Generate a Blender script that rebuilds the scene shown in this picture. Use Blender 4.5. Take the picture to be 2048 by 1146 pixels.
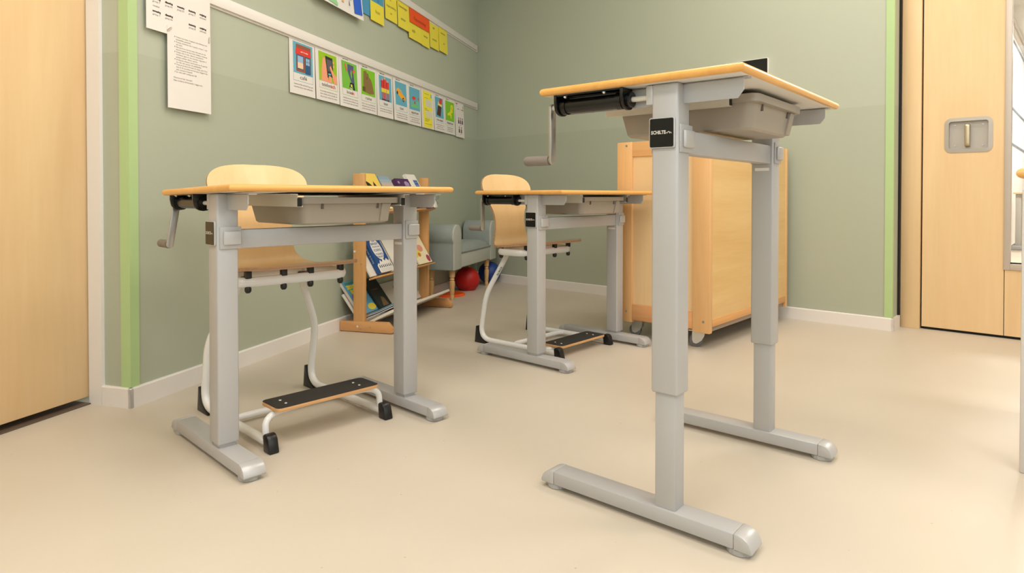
import bpy, bmesh, math, random
from mathutils import Vector, Matrix
random.seed(4)
for o in list(bpy.data.objects): bpy.data.objects.remove(o)
sc = bpy.context.scene
COL = sc.collection
PI = math.pi

# ------------------------------------------------------------------ camera
F_PX, PP_Y, CAM_H, PITCH = 1273.9, 410.1, 0.6986, 0.0137
cd = bpy.data.cameras.new('camera'); cam = bpy.data.objects.new('camera', cd); COL.objects.link(cam)
cd.sensor_width = 36; cd.lens = F_PX / 2048 * 36; cd.clip_start = 0.02
cd.shift_y = (PP_Y - 573) / 2048
cam.location = (0, 0, CAM_H); cam.rotation_euler = (PI / 2 - PITCH, 0, 0)
sc.camera = cam

# ------------------------------------------------------------------ colour management, world, lights
vs = sc.view_settings
vs.view_transform = 'Standard'; vs.look = 'None'; vs.gamma = 1; vs.use_curve_mapping = False
vs.exposure = 0.12
w = bpy.data.worlds.new('sky'); sc.world = w; w.use_nodes = True
bg = w.node_tree.nodes['Background']; bg.inputs['Color'].default_value = (0.86, 0.93, 1.0, 1); bg.inputs['Strength'].default_value = 2.8

# frames of the two walls (x along the wall, z up, -y into the room)
A = Vector((-1.261, 2.099, 0)); C = Vector((-0.2955, 5.369, 0))
LDIR = (C - A).normalized(); LEN_L = (C - A).length
TH_L = math.atan2(LDIR.y, LDIR.x)
TH_B = math.atan2(-0.6743, 0.7385)
M_L = Matrix.Translation(A) @ Matrix.Rotation(TH_L, 4, 'Z')
M_B = Matrix.Translation(C) @ Matrix.Rotation(TH_B, 4, 'Z')
CEIL = 2.9
def area(name, mat, x, y, z, sx, sy, power, col, rot=(0, 0, 0)):
    l = bpy.data.lights.new(name, 'AREA'); l.shape = 'RECTANGLE'; l.size = sx; l.size_y = sy
    l.energy = power; l.color = col
    o = bpy.data.objects.new(name, l); COL.objects.link(o)
    o.matrix_world = mat @ Matrix.Translation((x, y, z)) @ Matrix.Rotation(rot[2], 4, 'Z') @ Matrix.Rotation(rot[1], 4, 'Y') @ Matrix.Rotation(rot[0], 4, 'X')
    return o
WARM = (1.0, 0.93, 0.845)
for (x, y, p) in ((2.9, -0.85, 22), (4.8, -1.1, 26), (2.9, -2.7, 20), (4.7, -2.8, 25), (3.4, -4.3, 38)):
    area('ceiling_panel_light', M_B, x, y, CEIL - 0.02, 1.2, 0.6, p, WARM)
area('corridor_light', M_B, 4.1, 3.5, 2.95, 1.2, 1.2, 150, (1, 0.95, 0.88))
area('corridor_light', M_B, 4.1, 8.0, 2.95, 1.2, 1.2, 150, (1, 0.95, 0.88))

# ------------------------------------------------------------------ materials
def lin(c):
    c = c / 255
    return c / 12.92 if c <= 0.04045 else ((c + 0.055) / 1.055) ** 2.4
def rgb(t): return (lin(t[0]), lin(t[1]), lin(t[2]), 1)
MATS = {}
def mat(name, col, rough=0.5, metal=0.0, spec=0.5, bump=0.0, bscale=200.0, coat=0.0, mott=0.0, mscale=6.0):
    if name in MATS: return MATS[name]
    m = bpy.data.materials.new(name); m.use_nodes = True; nt = m.node_tree
    b = nt.nodes['Principled BSDF']
    b.inputs['Base Color'].default_value = rgb(col); b.inputs['Roughness'].default_value = rough
    b.inputs['Metallic'].default_value = metal; b.inputs['Specular IOR Level'].default_value = spec
    b.inputs['Coat Weight'].default_value = coat
    tc = nt.nodes.new('ShaderNodeTexCoord')
    if bump:
        n = nt.nodes.new('ShaderNodeTexNoise'); n.inputs['Scale'].default_value = bscale; n.inputs['Detail'].default_value = 2
        bp = nt.nodes.new('ShaderNodeBump'); bp.inputs['Strength'].default_value = bump; bp.inputs['Distance'].default_value = 0.002
        nt.links.new(tc.outputs['Object'], n.inputs['Vector']); nt.links.new(n.outputs['Fac'], bp.inputs['Height'])
        nt.links.new(bp.outputs['Normal'], b.inputs['Normal'])
    if mott:
        n = nt.nodes.new('ShaderNodeTexNoise'); n.inputs['Scale'].default_value = mscale; n.inputs['Detail'].default_value = 5
        mx = nt.nodes.new('ShaderNodeMix'); mx.data_type = 'RGBA'
        c = rgb(col); d = tuple(v * (1 - mott) for v in c[:3]) + (1,)
        mx.inputs['A'].default_value = d; mx.inputs['B'].default_value = c
        nt.links.new(tc.outputs['Object'], n.inputs['Vector']); nt.links.new(n.outputs['Fac'], mx.inputs['Factor'])
        nt.links.new(mx.outputs['Result'], b.inputs['Base Color'])
    MATS[name] = m; return m
def wood(name, c1, c2, axis='z', scale=(14, 1.2), rough=0.42, figure=0.5, coat=0.0):
    """grain stretched along one object axis"""
    if name in MATS: return MATS[name]
    m = bpy.data.materials.new(name); m.use_nodes = True; nt = m.node_tree; L = nt.links.new
    b = nt.nodes['Principled BSDF']; b.inputs['Roughness'].default_value = rough; b.inputs['Coat Weight'].default_value = coat
    tc = nt.nodes.new('ShaderNodeTexCoord'); mp = nt.nodes.new('ShaderNodeMapping')
    s = [scale[0]] * 3; s['xyz'.index(axis)] = scale[1]; mp.inputs['Scale'].default_value = s
    n1 = nt.nodes.new('ShaderNodeTexNoise'); n1.inputs['Scale'].default_value = 1; n1.inputs['Detail'].default_value = 6; n1.inputs['Distortion'].default_value = 0.6
    mp2 = nt.nodes.new('ShaderNodeMapping'); s2 = [scale[0] * 12] * 3; s2['xyz'.index(axis)] = scale[1] * 6; mp2.inputs['Scale'].default_value = s2
    n2 = nt.nodes.new('ShaderNodeTexNoise'); n2.inputs['Scale'].default_value = 1; n2.inputs['Detail'].default_value = 3
    mul = nt.nodes.new('ShaderNodeMath'); mul.operation = 'MULTIPLY_ADD'; mul.inputs[1].default_value = 0.35; 
    rp = nt.nodes.new('ShaderNodeMapRange'); rp.inputs['From Min'].default_value = 0.35; rp.inputs['From Max'].default_value = 0.95
    mx = nt.nodes.new('ShaderNodeMix'); mx.data_type = 'RGBA'; mx.inputs['A'].default_value = rgb(c1); mx.inputs['B'].default_value = rgb(c2)
    L(tc.outputs['Object'], mp.inputs['Vector']); L(mp.outputs['Vector'], n1.inputs['Vector'])
    L(tc.outputs['Object'], mp2.inputs['Vector']); L(mp2.outputs['Vector'], n2.inputs['Vector'])
    L(n2.outputs['Fac'], mul.inputs[0]); L(n1.outputs['Fac'], mul.inputs[2])
    L(mul.outputs['Value'], rp.inputs['Value']); L(rp.outputs['Result'], mx.inputs['Factor'])
    L(mx.outputs['Result'], b.inputs['Base Color'])
    MATS[name] = m; return m

def wall_paint():
    m = bpy.data.materials.new('green_wall_paint'); m.use_nodes = True; nt = m.node_tree; L = nt.links.new
    b = nt.nodes['Principled BSDF']; b.inputs['Roughness'].default_value = 0.55
    tc = nt.nodes.new('ShaderNodeTexCoord'); sp = nt.nodes.new('ShaderNodeSeparateXYZ')
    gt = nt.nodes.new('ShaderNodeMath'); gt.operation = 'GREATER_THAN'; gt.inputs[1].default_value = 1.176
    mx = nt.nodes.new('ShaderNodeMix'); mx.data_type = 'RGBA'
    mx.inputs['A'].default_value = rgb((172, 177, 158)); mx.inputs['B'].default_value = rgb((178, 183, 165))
    n = nt.nodes.new('ShaderNodeTexNoise'); n.inputs['Scale'].default_value = 420
    bp = nt.nodes.new('ShaderNodeBump'); bp.inputs['Strength'].default_value = 0.12; bp.inputs['Distance'].default_value = 0.001
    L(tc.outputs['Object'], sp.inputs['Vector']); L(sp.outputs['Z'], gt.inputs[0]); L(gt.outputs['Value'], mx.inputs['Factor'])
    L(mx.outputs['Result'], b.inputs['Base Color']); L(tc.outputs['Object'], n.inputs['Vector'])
    L(n.outputs['Fac'], bp.inputs['Height']); L(bp.outputs['Normal'], b.inputs['Normal'])
    return m
WALL = wall_paint()
def floor_mat():
    m = bpy.data.materials.new('beige_linoleum'); m.use_nodes = True; nt = m.node_tree; L = nt.links.new
    b = nt.nodes['Principled BSDF']; b.inputs['Roughness'].default_value = 0.42; b.inputs['Specular IOR Level'].default_value = 0.45
    tc = nt.nodes.new('ShaderNodeTexCoord')
    n = nt.nodes.new('ShaderNodeTexNoise'); n.inputs['Scale'].default_value = 3; n.inputs['Detail'].default_value = 6
    n2 = nt.nodes.new('ShaderNodeTexNoise'); n2.inputs['Scale'].default_value = 55; n2.inputs['Detail'].default_value = 1
    mx = nt.nodes.new('ShaderNodeMix'); mx.data_type = 'RGBA'
    mx.inputs['A'].default_value = rgb((196, 184, 167)); mx.inputs['B'].default_value = rgb((203, 192, 176))
    rp = nt.nodes.new('ShaderNodeMapRange'); rp.inputs['From Min'].default_value = 0.79; rp.inputs['From Max'].default_value = 0.82
    mx2 = nt.nodes.new('ShaderNodeMix'); mx2.data_type = 'RGBA'; mx2.inputs['B'].default_value = rgb((172, 160, 144))
    L(tc.outputs['Object'], n.inputs['Vector']); L(tc.outputs['Object'], n2.inputs['Vector'])
    L(n.outputs['Fac'], mx.inputs['Factor']); L(n2.outputs['Fac'], rp.inputs['Value'])
    L(rp.outputs['Result'], mx2.inputs['Factor']); L(mx.outputs['Result'], mx2.inputs['A']); L(mx2.outputs['Result'], b.inputs['Base Color'])
    r2 = nt.nodes.new('ShaderNodeMapRange'); r2.inputs['To Min'].default_value = 0.34; r2.inputs['To Max'].default_value = 0.48
    L(n.outputs['Fac'], r2.inputs['Value']); L(r2.outputs['Result'], b.inputs['Roughness'])
    return m
FLOOR = floor_mat()
WHITE = mat('white_paint', (228, 222, 216), 0.45)
CEILM = mat('ceiling_white', (226, 224, 220), 0.8)
MAPLE = wood('maple_veneer', (234, 204, 158), (222, 186, 138), 'z', (5, 0.7), 0.4)
MAPLE2 = wood('maple_veneer_panel', (233, 200, 146), (220, 178, 122), 'x', (6, 0.8), 0.38)
MAPLEV = wood('maple_veneer_end_panel', (236, 204, 156), (226, 190, 140), 'z', (6, 0.8), 0.38)
BEECH = wood('beech_frame', (232, 186, 130), (218, 166, 108), 'z', (20, 1.4), 0.4)
BEECHX = wood('beech_rail', (232, 184, 128), (216, 162, 104), 'x', (20, 1.4), 0.4)
RACKW = wood('rack_beech', (220, 170, 112), (204, 148, 90), 'z', (26, 2), 0.42)
RACKX = wood('rack_beech_foot', (214, 160, 104), (196, 138, 84), 'y', (26, 2), 0.42)
EDGE = wood('beech_edge', (234, 178, 100), (218, 156, 78), 'x', (30, 3), 0.3, coat=0.15)
PLY = wood('chair_ply', (238, 203, 152), (228, 188, 132), 'z', (9, 1), 0.36, coat=0.1)
PLYEDGE = wood('chair_ply_edge', (206, 164, 128), (164, 118, 88), 'x', (160, 2), 0.5)
STEEL = mat('silver_powder_coat', (180, 178, 178), 0.4, 0.15, 0.5, 0.05, 900)
STEEL2 = mat('silver_cast_cap', (186, 184, 184), 0.34, 0.2)
ALU = mat('brushed_aluminium', (188, 186, 184), 0.32, 0.9)
CREAM = mat('cream_steel', (214, 208, 196), 0.4, 0.1)
UNDER = mat('white_laminate', (226, 222, 216), 0.45)
TOPL = wood('tabletop_laminate', (236, 200, 146), (224, 182, 126), 'x', (8, 0.8), 0.35)
BLACK = mat('black_plastic', (16, 15, 15), 0.35)
BLACKS = mat('black_satin_steel', (10, 9, 9), 0.22)
SAND = mat('black_grip_top', (40, 36, 33), 0.75, bump=0.5, bscale=900)
WHITEM = mat('white_lacquered_tube', (226, 224, 222), 0.22, 0.0, 0.6, coat=0.3)
TRAY = mat('grey_plastic_tray', (158, 148, 136), 0.4, bump=0.06, bscale=700)
GRIP = mat('grey_handle_grip', (128, 118, 110), 0.6, 0.0, bump=0.3, bscale=600)
GLIDE = mat('clear_grey_glide', (168, 166, 164), 0.4)
BADGE = mat('badge_black', (18, 15, 13), 0.2, 0.0, 0.35)
SILVERP = mat('silver_print', (196, 190, 182), 0.4)
GUARD = mat('lime_corner_guard', (174, 200, 142), 0.45)
INK = mat('ink_dark', (66, 58, 54), 0.8)
INKG = mat('ink_grey', (120, 112, 106), 0.8)
INKR = mat('ink_red', (214, 62, 48), 0.7)
PAPER = mat('paper_white', (230, 224, 218), 0.7)
CARD = mat('card_white', (232, 226, 220), 0.4)
PAGES = mat('book_pages', (226, 218, 204), 0.8)
VELVET = mat('grey_blue_velvet', (152, 160, 156), 0.85, 0.0, 0.3, bump=0.15, bscale=260, mott=0.16, mscale=9)
VELV_L = mat('light_grey_velvet', (180, 183, 174), 0.8, 0.0, 0.3, bump=0.15, bscale=260)
LEGW = wood('leg_wood', (222, 182, 128), (200, 156, 100), 'z', (30, 3), 0.42)
DARK = mat('dark_gap', (22, 19, 17), 0.8)
def flat(r, g, b, rough=0.6): return mat('print_%d_%d_%d' % (r, g, b), (r, g, b), rough)
def glass_mat():
    m = bpy.data.materials.new('clear_glass'); m.use_nodes = True; nt = m.node_tree
    for n in list(nt.nodes): nt.nodes.remove(n)
    o = nt.nodes.new('ShaderNodeOutputMaterial'); t = nt.nodes.new('ShaderNodeBsdfTransparent'); t.inputs[0].default_value = (0.97, 0.98, 0.97, 1)
    g = nt.nodes.new('ShaderNodeBsdfGlossy'); g.inputs['Roughness'].default_value = 0.02
    mx = nt.nodes.new('ShaderNodeMixShader'); mx.inputs[0].default_value = 0.05
    nt.links.new(t.outputs[0], mx.inputs[1]); nt.links.new(g.outputs[0], mx.inputs[2]); nt.links.new(mx.outputs[0], o.inputs[0])
    return m
GLASS = glass_mat()

# ------------------------------------------------------------------ mesh helpers
def NB(): return bmesh.new()
def box(bm, x0, x1, y0, y1, z0, z1, bev=0.0, seg=2):
    t = bmesh.new()
    vs_ = [t.verts.new((x, y, z)) for x in (x0, x1) for y in (y0, y1) for z in (z0, z1)]
    for f in ((0, 1, 3, 2), (4, 6, 7, 5), (0, 4, 5, 1), (2, 3, 7, 6), (0, 2, 6, 4), (1, 5, 7, 3)): t.faces.new([vs_[i] for i in f])
    if bev: bmesh.ops.bevel(t, geom=list(t.edges), offset=bev, segments=seg, affect='EDGES', profile=0.5, clamp_overlap=True)
    return merge(bm, t)
def merge(bm, t, M=None):
    if M is not None: bmesh.ops.transform(t, matrix=M, verts=t.verts)
    bmesh.ops.recalc_face_normals(t, faces=t.faces)
    me = bpy.data.meshes.new('tmp'); t.to_mesh(me); t.free(); bm.from_mesh(me); bpy.data.meshes.remove(me)
    return bm
def prism(bm, pts, plane, a, b, bev=0.0, seg=2):
    """extrude a 2-D outline: plane 'xz' along y, 'yz' along x, 'xy' along z"""
    t = bmesh.new()
    def P(p, q): return {'xz': (p[0], q, p[1]), 'yz': (q, p[0], p[1]), 'xy': (p[0], p[1], q)}[plane]
    v0 = [t.verts.new(P(p, a)) for p in pts]; v1 = [t.verts.new(P(p, b)) for p in pts]
    n = len(pts); t.faces.new(v0); t.faces.new(v1[::-1])
    for i in range(n): t.faces.new((v0[i], v1[i], v1[(i + 1) % n], v0[(i + 1) % n]))
    bmesh.ops.recalc_face_normals(t, faces=t.faces)
    if bev:
        es = [e for e in t.edges if len(e.link_faces) == 2 and e.calc_face_angle(0) > 0.5]
        bmesh.ops.bevel(t, geom=es, offset=bev, segments=seg, affect='EDGES', profile=0.5, clamp_overlap=True)
    return merge(bm, t)
def rrect(x0, x1, z0, z1, r, n=5):
    out = []
    for cx, cz, a0 in ((x1 - r, z1 - r, 0), (x0 + r, z1 - r, 90), (x0 + r, z0 + r, 180), (x1 - r, z0 + r, 270)):
        for i in range(n + 1):
            a = math.radians(a0 + 90 * i / n); out.append((cx + r * math.cos(a), cz + r * math.sin(a)))
    return out
def ellipse(cx, cz, rx, rz, n=20): return [(cx + rx * math.cos(2 * PI * i / n), cz + rz * math.sin(2 * PI * i / n)) for i in range(n)]
def fillet(pts, r, n=6):
    pts = [Vector(p) for p in pts]; out = [pts[0]]
    for i in range(1, len(pts) - 1):
        p, q, s = pts[i - 1], pts[i], pts[i + 1]
        d1 = (p - q); d2 = (s - q); rr = r[i] if isinstance(r, (list, tuple)) else r
        k1 = min(rr, d1.length * 0.49); k2 = min(rr, d2.length * 0.49)
        a = q + d1.normalized() * k1; b = q + d2.normalized() * k2
        for j in range(n + 1):
            t = j / n; out.append(a * (1 - t) ** 2 + q * 2 * t * (1 - t) + b * t * t)
    out.append(pts[-1]); return out
def tube(bm, pts, ra, rb=None, seg=12, up=(0, 0, 1), closed=False, cap=True):
    rb = rb or ra; pts = [Vector(p) for p in pts]; t = bmesh.new(); rings = []; n = len(pts)
    U = Vector(up); last = None
    for i, p in enumerate(pts):
        if closed: d = pts[(i + 1) % n] - pts[i - 1]
        else: d = pts[min(i + 1, n - 1)] - pts[max(i - 1, 0)]
        d.normalize()
        u = U if last is None else last
        s = d.cross(u)
        if s.length < 1e-4: s = d.cross(Vector((1, 0, 0)))
        s.normalize(); u = s.cross(d).normalized(); last = u
        rings.append([t.verts.new(p + s * ra * math.cos(2 * PI * k / seg) + u * rb * math.sin(2 * PI * k / seg)) for k in range(seg)])
    for i in range(n if closed else n - 1):
        a, b = rings[i], rings[(i + 1) % n]
        for k in range(seg): t.faces.new((a[k], a[(k + 1) % seg], b[(k + 1) % seg], b[k]))
    if cap and not closed: t.faces.new(rings[0]); t.faces.new(rings[-1][::-1])
    return merge(bm, t)
def lathe(bm, prof, seg=20, M=None):
    t = bmesh.new(); rings = []
    for r, z in prof: rings.append([t.verts.new((r * math.cos(2 * PI * k / seg), r * math.sin(2 * PI * k / seg), z)) for k in range(seg)])
    for a, b in zip(rings, rings[1:]):
        for k in range(seg): t.faces.new((a[k], a[(k + 1) % seg], b[(k + 1) % seg], b[k]))
    t.faces.new(rings[0][::-1]); t.faces.new(rings[-1])
    return merge(bm, t, M)
def cyl(bm, p, q, r, seg=14): return tube(bm, [p, q], r, seg=seg, up=(0.3, 0.2, 0.93))
def sheet(bm, grid, thick=0.0):
    """grid of points -> surface (optionally solidified)"""
    t = bmesh.new(); V = [[t.verts.new(p) for p in row] for row in grid]
    for i in range(len(V) - 1):
        for j in range(len(V[0]) - 1): t.faces.new((V[i][j], V[i][j + 1], V[i + 1][j + 1], V[i + 1][j]))
    if thick:
        bmesh.ops.recalc_face_normals(t, faces=t.faces)
        bmesh.ops.solidify(t, geom=list(t.faces), thickness=thick)
    return merge(bm, t)
def poly(bm, pts, y, mi=0):
    """flat print polygon in the xz plane at depth y, facing -y"""
    f = bm.faces.new([bm.verts.new((p[0], y, p[1])) for p in pts]); f.material_index = mi
    f.normal_update()
    if f.normal.y > 0: f.normal_flip()
    return f

def finish(name, bm, mats, parent=None, smooth=True, ang=0.55):
    me = bpy.data.meshes.new(name); bm.to_mesh(me); bm.free()
    for m in (mats if isinstance(mats, (list, tuple)) else [mats]): me.materials.append(m)
    if smooth:
        me.polygons.foreach_set('use_smooth', [True] * len(me.polygons)); me.set_sharp_from_angle(angle=ang)
    o = bpy.data.objects.new(name, me); COL.objects.link(o)
    if parent: o.parent = parent
    return o
def place(o, M): o.matrix_world = M; return o
def tag(o, label, cat, group=None):
    o['label'] = label; o['category'] = cat
    if group: o['group'] = group
    return o
def struct(o): o['kind'] = 'structure'; return o
def thing(name, label, cat, M=None, group=None):
    o = bpy.data.objects.new(name, None); COL.objects.link(o); o.empty_display_size = 0.1
    if M is not None: o.matrix_world = M
    return tag(o, label, cat, group)
def part(name, bm, m, parent, smooth=True, ang=0.55): return finish(name, bm, m, parent, smooth, ang)
def text_bm(bm, s, x, z, size, y, width=None, align='LEFT', shear=0.0, mi=0, bold=0.0):
    cu = bpy.data.curves.new('txt', 'FONT'); cu.body = s; cu.size = size; cu.align_x = align; cu.resolution_u = 2; cu.offset = bold
    ob = bpy.data.objects.new('txt', cu); COL.objects.link(ob)
    me = bpy.data.meshes.new_from_object(ob.evaluated_get(bpy.context.evaluated_depsgraph_get()))
    bpy.data.objects.remove(ob); bpy.data.curves.remove(cu)
    if not len(me.vertices): bpy.data.meshes.remove(me); return
    xs = [v.co.x for v in me.vertices]; wd = max(xs) - min(xs); k = (width / wd) if width and wd else 1.0
    for v in me.vertices:
        px, pz = v.co.x * k, v.co.y
        v.co = (x + px + shear * pz, y, z + pz)
    t = bmesh.new(); t.from_mesh(me); bpy.data.meshes.remove(me)
    for f in t.faces:
        f.material_index = mi; f.normal_update()
        if f.normal.y > 0: f.normal_flip()
    me = bpy.data.meshes.new('tmp'); t.to_mesh(me); t.free(); bm.from_mesh(me); bpy.data.meshes.remove(me)

# ------------------------------------------------------------------ the room
RX = 6.0; RY = -5.2          # extents in the back wall's frame
def lw(x, y, z=0): return M_L @ Vector((x, y, z))
bm = NB()
pts = [M_B @ Vector(p) for p in ((-1.5, 12.2, 0), (9, 12.2, 0), (9, RY - 0.2, 0), (1.0, RY - 0.2, 0), (-3, 0, 0))]
t = bmesh.new(); f = t.faces.new([t.verts.new((p.x, p.y, 0)) for p in pts]); r = bmesh.ops.extrude_face_region(t, geom=[f])
for v in [g for g in r['geom'] if isinstance(g, bmesh.types.BMVert)]: v.co.z = -0.1
merge(bm, t); struct(finish('floor', bm, FLOOR, smooth=False))
bm = NB(); t = bmesh.new()
pts = [M_B @ Vector(p) for p in ((-0.3, 0.25, 0), (RX + 0.2, 0.25, 0), (RX + 0.2, RY - 0.2, 0), (2.2, RY - 0.2, 0))]
f = t.faces.new([t.verts.new((p.x, p.y, CEIL)) for p in pts]); r = bmesh.ops.extrude_face_region(t, geom=[f])
for v in [g for g in r['geom'] if isinstance(g, bmesh.types.BMVert)]: v.co.z = CEIL + 0.1
merge(bm, t); struct(finish('ceiling', bm, CEILM, smooth=False))

# left wall (with the recessed door nearer the camera)
bm = NB()
box(bm, 0, LEN_L + 0.12, 0, 0.16, 0, CEIL)
box(bm, -1.10, 0, 0.005, 0.16, 2.35, CEIL)
box(bm, -2.6, -1.10, 0, 0.16, 0, CEIL)
box(bm, -1.2, 0.1, 0.24, 0.28, 0, CEIL)  # unseen backing added behind the door leaf to block light leaking through the gap
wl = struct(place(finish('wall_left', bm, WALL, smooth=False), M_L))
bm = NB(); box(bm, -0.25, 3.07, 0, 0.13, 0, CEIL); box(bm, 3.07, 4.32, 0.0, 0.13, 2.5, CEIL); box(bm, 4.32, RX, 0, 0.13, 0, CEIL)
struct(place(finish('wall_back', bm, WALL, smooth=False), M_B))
# right wall with window openings, rear wall behind the camera
bm = NB()
wins = [(-4.9, -3.6), (-3.4, -2.1), (-1.9, -0.6)]
box(bm, RX, RX + 0.2, RY - 0.2, 0.13, 0, 0.95); box(bm, RX, RX + 0.2, RY - 0.2, 0.13, 2.5, CEIL)
edges = [RY - 0.2] + [v for w_ in wins for v in w_] + [0.13]
for a, b in zip(edges[0::2], edges[1::2]): box(bm, RX, RX + 0.2, a, b, 0.95, 2.5)
struct(place(finish('wall_right', bm, WALL, smooth=False), M_B))
for i, (a, b) in enumerate(wins):
    bm = NB(); x0 = RX + 0.08; x1 = RX + 0.13
    box(bm, x0, x1, a, a + 0.05, 0.95, 2.5); box(bm, x0, x1, b - 0.05, b, 0.95, 2.5); box(bm, x0, x1, a, b, 0.95, 1.0); box(bm, x0, x1, a, b, 2.45, 2.5)
    wf = struct(place(finish('window_%d' % (i + 1), bm, WHITE, smooth=False), M_B))
    bm = NB(); box(bm, x0 + 0.02, x0 + 0.026, a + 0.05, b - 0.05, 1.0, 2.45); part('pane', bm, GLASS, wf, False)
    pl = area('window_portal', M_B, RX + 0.05, (a + b) / 2, 1.72, 1.55, b - a, 1, (1, 1, 1), (0, PI / 2, 0)); pl.data.cycles.is_portal = True
bm = NB(); rw = [(2.75, 4.15), (4.4, 5.8)]
box(bm, 2.2, RX + 0.2, RY - 0.15, RY, 0, 0.95); box(bm, 2.2, RX + 0.2, RY - 0.15, RY, 2.5, CEIL)
edges = [2.2] + [v for w_ in rw for v in w_] + [RX + 0.2]
for a, b in zip(edges[0::2], edges[1::2]): box(bm, a, b, RY - 0.15, RY, 0.95, 2.5)
struct(place(finish('wall_rear', bm, WALL, smooth=False), M_B))
for i, (a, b) in enumerate(rw):
    bm = NB(); y0, y1 = RY - 0.11, RY - 0.06
    box(bm, a, a + 0.05, y0, y1, 0.95, 2.5); box(bm, b - 0.05, b, y0, y1, 0.95, 2.5); box(bm, a, b, y0, y1, 0.95, 1.0); box(bm, a, b, y0, y1, 2.45, 2.5)
    wf = struct(place(finish('window_%d' % (i + 4), bm, WHITE, smooth=False), M_B))
    bm = NB(); box(bm, a + 0.05, b - 0.05, y0 + 0.02, y0 + 0.026, 1.0, 2.45); part('pane', bm, GLASS, wf, False)
    pl = area('window_portal', M_B, (a + b) / 2, RY - 0.03, 1.72, b - a, 1.55, 1, (1, 1, 1), (PI / 2, 0, 0)); pl.data.cycles.is_portal = True
# corridor behind the glazed door
bm = NB(); box(bm, 2.85, 3.0, 0.14, 12, 0, 3.05); struct(place(finish('wall_corridor_left', bm, WHITE, smooth=False), M_B))
bm = NB(); box(bm, 2.85, 8, 12, 12.15, 0, 3.05); struct(place(finish('wall_corridor_end', bm, WHITE, smooth=False), M_B))
bm = NB(); box(bm, 8, 8.15, 0.14, 12, 0, 3.05); struct(place(finish('wall_corridor_right', bm, WHITE, smooth=False), M_B))
bm = NB(); box(bm, 4.32, 8, 0.13, 0.2, 0, 3.05); struct(place(finish('wall_corridor_front', bm, WHITE, smooth=False), M_B))
bm = NB(); box(bm, 2.85, 8, 0.14, 12, 3.05, 3.15); struct(place(finish('ceiling_corridor', bm, CEILM, smooth=False), M_B))
for i, z in enumerate((2.84, 1.91, 1.42)):
    bm = NB(); box(bm, 3.0, 3.012, 0.3, 11.9, z - 0.012, z + 0.012); struct(place(finish('trim_%d' % (20 + i), bm, mat('dark_rail', (84, 92, 98), 0.5), smooth=False), M_B))
bm = NB(); box(bm, 3.0, 3.03, 0.3, 11.9, 2.93, 2.98); box(bm, 3.0, 3.05, 0.3, 11.9, 3.0, 3.05); struct(place(finish('trim_23', bm, WHITE, smooth=False), M_B))

# baseboards (thin, with a welded top edge)
BB = 0.066
bm = NB(); prism(bm, [(0, 0), (-0.012, 0), (-0.012, BB - 0.004), (-0.009, BB), (0, BB)], 'yz', -0.012, LEN_L)
prism(bm, [(-0.012, 0), (0, 0), (0, BB), (-0.009, BB), (-0.012, BB - 0.004)], 'xz', -0.012, 0.112)
struct(place(finish('baseboard_left', bm, WHITE), M_L))
bm = NB(); prism(bm, [(0, 0), (-0.012, 0), (-0.012, BB - 0.004), (-0.009, BB), (0, BB)], 'yz', 0, 3.082)
box(bm, 3.07, 3.082, -0.012, 0.13, 0, BB)
struct(place(finish('baseboard_back', bm, WHITE), M_B))
# lime corner guards
bm = NB(); prism(bm, [(-0.004, 0.036), (-0.004, -0.004), (0.032, -0.004), (0.032, 0.0), (0.0, 0.0), (0.0, 0.036)], 'xy', BB, CEIL)
struct(place(finish('trim_1', bm, GUARD, smooth=False), M_L))
bm = NB(); prism(bm, [(3.036, -0.004), (3.074, -0.004), (3.074, 0.012), (3.07, 0.012), (3.07, 0), (3.036, 0)], 'xy', BB, CEIL)
struct(place(finish('trim_2', bm, GUARD, smooth=False), M_B))
# white hanging rails on the left wall
for i, (z0, z1) in enumerate(((1.432, 1.476), (1.912, 1.955))):
    bm = NB(); box(bm, 0.02, 3.375, -0.016, 0, z0, z1, 0.002); box(bm, 0.02, 3.375, -0.006, 0, z0 - 0.008, z0)
    o = struct(place(finish('trim_%d' % (3 + i), bm, WHITE), M_L))
    bm = NB(); box(bm, 3.3745, 3.3765, -0.0165, 0, z0 - 0.009, z1 + 0.0005); part('end_cap', bm, WHITE, o)

# left sliding door: white jamb, dark floor track, maple leaf
bm = NB(); box(bm, -0.012, 0.02, 0.11, 0.165, 0, 2.4); struct(place(finish('trim_5', bm, WHITE, smooth=False), M_L))
bm = NB(); box(bm, -1.10, -0.012, 0.158, 0.24, 0.0, 0.004); struct(place(finish('trim_6', bm, mat('door_track', (96, 78, 64), 0.6), smooth=False), M_L))
bm = NB(); box(bm, -1.12, -0.004, 0.172, 0.212, 0.024, 2.36, 0.001); struct(place(finish('door_1', bm, MAPLE), M_L))
bm = NB(); box(bm, -1.10, 0.05, 0.16, 0.17, 2.34, 2.45); struct(place(finish('trim_7', bm, WHITE, smooth=False), M_L))

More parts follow.
